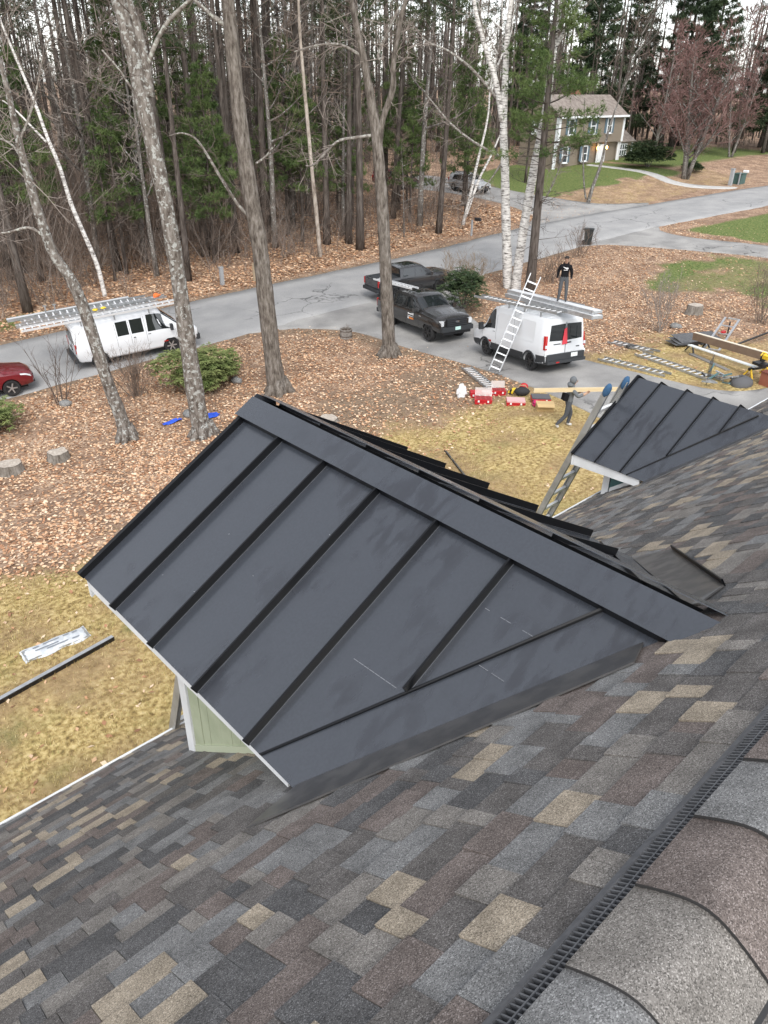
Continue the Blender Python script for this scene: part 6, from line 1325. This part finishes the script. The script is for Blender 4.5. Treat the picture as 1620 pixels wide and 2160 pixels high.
# ------------------------------------------------------------------ the house across the road
def far_house():
    X0, Y0, Z0 = 75.3, 53.6, 1.45; W_, D_, HE = 12.6, 5.2, 5.65
    t = thing('tan_house', 'tan two-storey house with white corner boards across the road', 'house', (X0, Y0, Z0))
    m = bpy.data.materials.new('tan_clapboard'); m.use_nodes = True; n = m.node_tree.nodes; l = m.node_tree.links; b = n['Principled BSDF']; b.inputs['Roughness'].default_value = .8
    ge = n.new('ShaderNodeNewGeometry'); wv = n.new('ShaderNodeTexWave'); wv.wave_type = 'BANDS'; wv.bands_direction = 'Z'; wv.wave_profile = 'SAW'; wv.inputs['Scale'].default_value = 2.4; l.new(ge.outputs['Position'], wv.inputs['Vector'])
    rp = n.new('ShaderNodeValToRGB'); e = rp.color_ramp.elements; e[0].color = (.285, .235, .185, 1); e[1].position = .9; e[1].color = (.255, .21, .165, 1); q = e.new(1.0); q.color = (.14, .10, .075, 1); l.new(wv.outputs[0], rp.inputs[0]); l.new(rp.outputs[0], b.inputs['Base Color']); bp = n.new('ShaderNodeBump'); bp.inputs['Distance'].default_value = .02; l.new(wv.outputs[0], bp.inputs['Height']); l.new(bp.outputs[0], b.inputs['Normal'])
    RF = mat('weathered_shingle', (.18, .15, .13), .95, c2=(.25, .215, .19), scale=2.5, coords='World'); WW = mat('house_white', (.78, .80, .82), .6); SHU = mat('shutter_blue', (.10, .15, .19), .7); FND = mat('foundation', (.30, .29, .28), .9)
    mb = MB(); mb.box((W_/2, D_/2+.3, HE*.25), (W_, D_-.6, HE*.5+.02)); mb.box((W_/2, D_/2+.0, HE*.75), (W_, D_, HE*.5)); mb.slab([(.01, 0, HE), (.01, D_, HE), (.01, D_/2, HE+1.85)], (-1, 0, 0), .1); mb.slab([(W_-.01, 0, HE), (W_-.01, D_, HE), (W_-.01, D_/2, HE+1.85)], (1, 0, 0), .1); mb.build('wall', m, t)
    mb = MB(); mb.box((W_/2, D_/2+.3, -.4), (W_+.05, D_-.5, 1.0)); mb.build('foundation', FND, t)
    rfm = MB()
    for sg in (-1, 1): rfm.slab([(-.35, D_/2, HE+1.95), (W_+.35, D_/2, HE+1.95), (W_+.35, D_/2+sg*(D_/2+.40), HE-.15), (-.35, D_/2+sg*(D_/2+.40), HE-.15)], (0, sg*2.1, 3.7), .18)
    ro = rfm.build('roof', RF, t)
    mb = MB(); mb.box((W_*.56, D_/2+.8, HE+2.1), (.8, .8, 2.0)); mb.box((W_*.56, D_/2+.8, HE+3.12), (.92, .92, .12)); mb.build('chimney', mat('chimney_brick', (.26, .10, .075), .9), ro)
    mb = MB(); mb.box((W_/2, -.42, HE-.16), (W_+.72, .08, .20)); mb.build('gutter', WW, t)
    for x in (-.01, W_+.01):
        mb = MB(); mb.box((x, -.02, HE*.75-.1), (.34, .10, HE*.5-.15)); mb.build('corner_board', WW, t); mb = MB(); mb.box((x, .29, HE*.25-.2), (.34, .10, HE*.5+.3)); mb.build('corner_board', WW, t)
        mb = MB(); mb.box((x+(-.03 if x < 1 else .03), .22, HE*.5), (.06, .4, HE)); mb.build('corner_board', WW, t)
    def window(x, z, y, w_=.85, h=1.45, sh=True):
        mb = MB(); mb.box((x, y-.03, z), (w_, .04, h)); wo_ = mb.build('window', GLASSF, t)
        mb = MB()
        for sx in (-1, 1): mb.box((x+sx*(w_/2+.05), y-.05, z), (.12, .08, h+.2))
        for zz_ in (-1, 1): mb.box((x, y-.05, z+zz_*(h/2+.05)), (w_+.2, .08, .12))
        mb.box((x, y-.06, z), (w_, .05, .08)); mb.build('frame', WW, wo_); mb = MB(); mb.box((x, y-.09, z-h/2-.12), (w_+.34, .16, .06)); mb.build('sill', WW, wo_)
        if sh:
            for sx in (-1, 1): mb = MB(); mb.box((x+sx*(w_/2+.33), y-.03, z), (.38, .05, h+.1)); mb.build('shutter', SHU, t)
    GLASSF = mat('house_glass', (.05, .06, .07), .1, spec=.7)
    for x in (2.1, 6.3, 9.6): window(x, 4.55, 0)
    for x in (1.9, 5.7): window(x, 1.75, .3)
    # left side window
    mb = MB(); mb.box((-.03, 3.2, 4.5), (.05, .9, 1.4)); mb.build('side_window', GLASSF, t); mb = MB(); mb.box((-.045, 3.2, 4.5), (.04, 1.15, 1.65)); mb.build('side_frame', WW, t)
    # entrance
    mb = MB(); mb.box((9.0, .27, 1.55), (1.05, .08, 2.1)); d_ = mb.build('door', WW, t); mb = MB(); mb.blob((9.4, .2, 1.5), (.05, .05, .05), 8, 5); mb.build('handle', CHROME, d_)
    for x in (8.25, 9.75):
        mb = MB(); mb.box((x, .24, 1.6), (.16, .12, 2.3)); mb.build('door_trim', WW, t)
        mb = MB(); mb.blob((x+(-.18 if x < 9 else .18), .12, 2.25), (.11, .11, .18), 8, 6); mb.build('porch_lamp', mat('porch_glow', (1, .6, .2), .5, emit=((1.0, .50, .12), 9.0)), t)
    for k in range(5): mb = MB(); mb.box((9.2, -.15-k*.30, .38-k*.17), (1.9, .32, .18+.0)); mb.build('step', mat('granite_step', (.34, .35, .36), .9), t)
    mb = MB(); mb.box((9.0, .1, .2), (2.2, .5, .62)); mb.build('landing', FND, t)
    # wing
    wx = W_; mb = MB(); mb.box((wx+2.3, 4.4, 1.4), (4.6, 6.4, 2.8)); mb.build('wing_wall', m, t)
    mb = MB(); mb.slab([(wx, 4.4, 4.9), (wx+4.9, 4.4, 4.9), (wx+4.9, .85, 2.65), (wx, .85, 2.65)], (0, -2.3, 3.4), .15); mb.slab([(wx, 4.4, 4.9), (wx+4.9, 4.4, 4.9), (wx+4.9, 8.0, 2.65), (wx, 8.0, 2.65)], (0, 2.3, 3.4), .15); mb.build('wing_roof', RF, t)
    for x in (wx+.18, wx+4.55): mb = MB(); mb.box((x, 1.17, 1.35), (.28, .08, 2.7)); mb.build('corner_board', WW, t)
    mb = MB(); mb.box((wx+2.3, 1.18, 1.75), (2.0, .05, 1.2)); wo_ = mb.build('bay_window', GLASSF, t); mb = MB()
    for k in range(5): mb.box((wx+1.3+k*.5, 1.13, 1.75), (.09, .08, 1.3))
    for z in (1.12, 1.75, 2.38): mb.box((wx+2.3, 1.12, z), (2.15, .06, .10))
    mb.build('mullion', WW, wo_)
far_house()

# ------------------------------------------------------------------ people
SKIN = mat('skin', (.32, .19, .13), .6); SKIN2 = mat('skin_tan', (.42, .26, .18), .6)
def person(label, loc, rz, J, R_, mats_, pick, s=1.0):
    """one skinned figure from named joints; faces get clothing by place"""
    me = bpy.data.meshes.new('body'); names = list(J); idx = {k: i for i, k in enumerate(names)}
    E = [('pelvis', 'waist'), ('waist', 'chest'), ('chest', 'neck'), ('neck', 'jaw'), ('jaw', 'head'), ('head', 'crown')]
    for sd in 'lr': E += [('chest', sd+'sh'), (sd+'sh', sd+'el'), (sd+'el', sd+'wr'), (sd+'wr', sd+'pm'), ('pelvis', sd+'hip'), (sd+'hip', sd+'kn'), (sd+'kn', sd+'an'), (sd+'an', sd+'to')]
    me.from_pydata([J[k] for k in names], [(idx[a], idx[b_]) for a, b_ in E], [])
    o = bpy.data.objects.new('tmp', me); col.objects.link(o)
    md = o.modifiers.new('skin', 'SKIN'); md.use_smooth_shade = True; md.branch_smoothing = .3
    sv = me.skin_vertices[0].data
    for k in names: sv[idx[k]].radius = R_[k] if isinstance(R_[k], tuple) else (R_[k], R_[k]); sv[idx[k]].use_root = (k == 'pelvis')
    su = o.modifiers.new('sub', 'SUBSURF'); su.levels = 2; su.render_levels = 2
    bpy.context.view_layer.update(); ev = o.evaluated_get(bpy.context.evaluated_depsgraph_get()); m2 = ev.to_mesh()
    mb = MB(); mb.add([v.co.copy() for v in m2.vertices], [tuple(p.vertices) for p in m2.polygons]); ev.to_mesh_clear(); bpy.data.objects.remove(o)
    for sd in 'lr':     # five fingers on each hand
        a, b_ = Vector(J[sd+'wr']), Vector(J[sd+'pm']); d = (b_-a).normalized(); c = Vector(J['chest']); side = d.cross(Vector((0, 1, 0)) if abs(d.y) < .8 else Vector((0, 0, 1))).normalized(); nn = side.cross(d)
        for k, (o_, L) in enumerate([(-.030, .062), (-.010, .075), (.010, .080), (.029, .070)]):
            p = b_+nn*o_*1.0; mb.tube([p-d*.02, p+d*L*.55, p+d*L*.8+side*.02, p+d*L*.95+side*.045], [.010, .0095, .009, .007], 6)
        p = b_-d*.03; mb.tube([p, p+nn*-.045+d*.03, p+nn*-.055+d*.065], [.012, .011, .008], 6)
    # nose, ears and eyes sit on the head
    hd = Vector(J['head']); mb.blob(hd+Vector((0, -.108, -.01)), (.014, .022, .024), 7, 5)
    for sg in (-1, 1): mb.blob(hd+Vector((sg*.088, .0, -.005)), (.012, .022, .032), 7, 5)
    cen = [sum((Vector(mb.v[i]) for i in f), Vector())/len(f) for f in mb.f]; mb.m = [pick(c) for c in cen]
    t = thing('person', label, 'person', loc, (0, 0, rz)); t.scale = (s, s, s); mb.build('body', mats_, t, True)
    e = MB()
    for sg in (-1, 1): e.blob(hd+Vector((sg*.034, -.092, .018)), (.012, .008, .008), 6, 4)
    e.build('eye', mat('eye_dark', (.02, .015, .012), .3), t); e = MB(); e.box(hd+Vector((0, -.098, -.055)), (.05, .012, .010)); e.build('mouth', mat('lip', (.30, .13, .11), .6), t)
    return t
BLKF = mat('black_fleece', (.012, .012, .014), .95, spec=.1); GRYP = mat('grey_trousers', (.085, .09, .098), .9, spec=.1); SHOE = mat('shoe_dark', (.04, .04, .042), .7); GRYH = mat('grey_hoodie', (.14, .15, .16), .95, spec=.1); DGP = mat('dark_trousers', (.075, .08, .09), .95, spec=.1); SHOEL = mat('shoe_light', (.55, .55, .54), .7)
J1 = dict(pelvis=(0, 0, .95), waist=(0, -.01, 1.10), chest=(0, 0, 1.34), neck=(0, .0, 1.50), jaw=(0, -.015, 1.57), head=(0, -.02, 1.66), crown=(0, -.01, 1.745),
          lsh=(.19, 0, 1.41), lel=(.26, .03, 1.14), lwr=(.27, -.02, .90), lpm=(.26, -.04, .82), rsh=(-.19, 0, 1.41), rel=(-.27, .03, 1.14), rwr=(-.28, -.02, .90), rpm=(-.27, -.04, .82),
          lhip=(.10, 0, .88), lkn=(.13, -.02, .48), lan=(.15, .03, .09), lto=(.17, -.13, .05), rhip=(-.10, 0, .88), rkn=(-.12, -.02, .48), ran=(-.14, .03, .09), rto=(-.17, -.13, .05))
RA_ = dict(pelvis=(.15, .11), waist=(.155, .115), chest=(.18, .125), neck=.065, jaw=(.070, .078), head=(.082, .098), crown=(.060, .070), lsh=.085, rsh=.085, lel=.062, rel=.062, lwr=.042, rwr=.042, lpm=(.045, .03), rpm=(.045, .03), lhip=.105, rhip=.105, lkn=.075, rkn=.075, lan=.055, ran=.055, lto=(.05, .035), rto=(.05, .035))
def pick1(c):
    if c.z > 1.515: return 2
    if c.z < .115: return 3
    if abs(c.x) > .19 and c.z < .93 and c.z > .7: return 2
    if c.z < 1.0 and abs(c.x) < .25: return 1
    return 0
PZT = v2(.55, -.12, PZ+.16+.13)
face = math.atan2(-PZT[0], PZT[1]) + math.pi    # turned to the camera
face = math.atan2(PZT[1], PZT[0]) - math.pi/2
w1 = person('worker in black hooded sweatshirt standing on the plank on the van roof', (PZT[0], PZT[1], PZT[2]-.01), face, J1, RA_, [BLKF, GRYP, SKIN, SHOE], pick1, .98)
mb = MB(); mb.blob((0, -.01, 1.73), (.092, .105, .062), 12, 6); mb.blob((0, .03, 1.66), (.094, .085, .09), 12, 6); mb.build('hair', mat('dark_hair', (.02, .016, .014), .8), w1, True)
mb = MB(); mb.blob((0, .11, 1.47), (.13, .07, .09), 12, 6); mb.build('hood', BLKF, w1, True)
mb = MB(); top = [(-.115, 1.335), (-.095, 1.305), (-.055, 1.30), (.02, 1.335), (.125, 1.395), (.02, 1.372), (-.045, 1.355), (-.080, 1.362), (-.085, 1.385)]
mb.slab([(-x*.95, -.148, z) for x, z in top], (0, -1, .1), .02); mb.build('chest_logo', PRINT, w1)
mb = MB(); mb.slab([(-.07, -.15, 1.255), (.09, -.15, 1.265), (.09, -.15, 1.28), (-.07, -.15, 1.27)], (0, -1, 0), .02); mb.build('chest_print', PRINT, w1)
J2 = dict(pelvis=(0, 0, .93), waist=(0, -.02, 1.08), chest=(0, -.05, 1.32), neck=(0, -.06, 1.48), jaw=(0, -.085, 1.54), head=(0, -.09, 1.63), crown=(0, -.07, 1.71),
          lsh=(.19, -.05, 1.38), lel=(.25, -.10, 1.10), lwr=(.18, -.34, 1.16), lpm=(.12, -.40, 1.20), rsh=(-.19, -.05, 1.38), rel=(-.27, -.20, 1.17), rwr=(-.25, -.44, 1.28), rpm=(-.235, -.50, 1.32),
          lhip=(.10, 0, .87), lkn=(.11, -.16, .48), lan=(.11, -.10, .09), lto=(.11, -.25, .05), rhip=(-.10, 0, .87), rkn=(-.11, .06, .47), ran=(-.11, .34, .15), rto=(-.11, .26, .05))
def pick2(c):
    if c.z < .12 or (c.y > .16 and c.z < .16): return 3
    if c.z < .98 and abs(c.x) < .28: return 1
    if c.y < -.36: return 2
    if c.z > 1.50 and c.y < -.10 and abs(c.x) < .12: return 2
    return 0
w2 = person('worker in a grey hooded sweatshirt carrying a long board across the lawn', T(20.15, 12.75, .0), R(50), J2, RA_, [GRYH, DGP, SKIN2, SHOEL], pick2, 1.0)
mb = MB(); mb.blob((0, -.055, 1.65), (.115, .115, .13), 14, 8); mb.blob((0, .02, 1.50), (.14, .10, .09), 12, 6); mb.build('hood', GRYH, w2, True)
mb = MB(); mb.box((-.10, .17, 1.12), (.26, .14, .22), (.2, .1, .1)); mb.build('shoulder_bag', BLKF, w2)
W2 = Matrix.LocRotScale(w2.location, w2.rotation_euler, None)
wd = thing('pine_board', 'long pale pine board held on the shoulder of the grey hooded worker', 'board', (0, 0, 0))
a = W2 @ Vector((-.215, 1.25, 1.37)); b_ = W2 @ Vector((-.215, -1.55, 1.40)); d = (b_-a); L = d.length; d.normalize(); s_ = Vector((0, 0, 1)).cross(d).normalized(); wd.location = a; wd.rotation_euler = Matrix((d, s_, d.cross(s_))).transposed().to_euler()
mb = MB(); mb.box((L/2, 0, .02), (L, .035, .14)); mb.build('board', mat('pine_lumber', (.66, .55, .36), .7, c2=(.60, .48, .30), scale=4, stretch=(.2, 3, 3), coords='Object'), wd); mb = MB(); mb.box((-.002, 0, .02), (.006, .034, .138)); mb.build('end_grain', CUTW, wd)
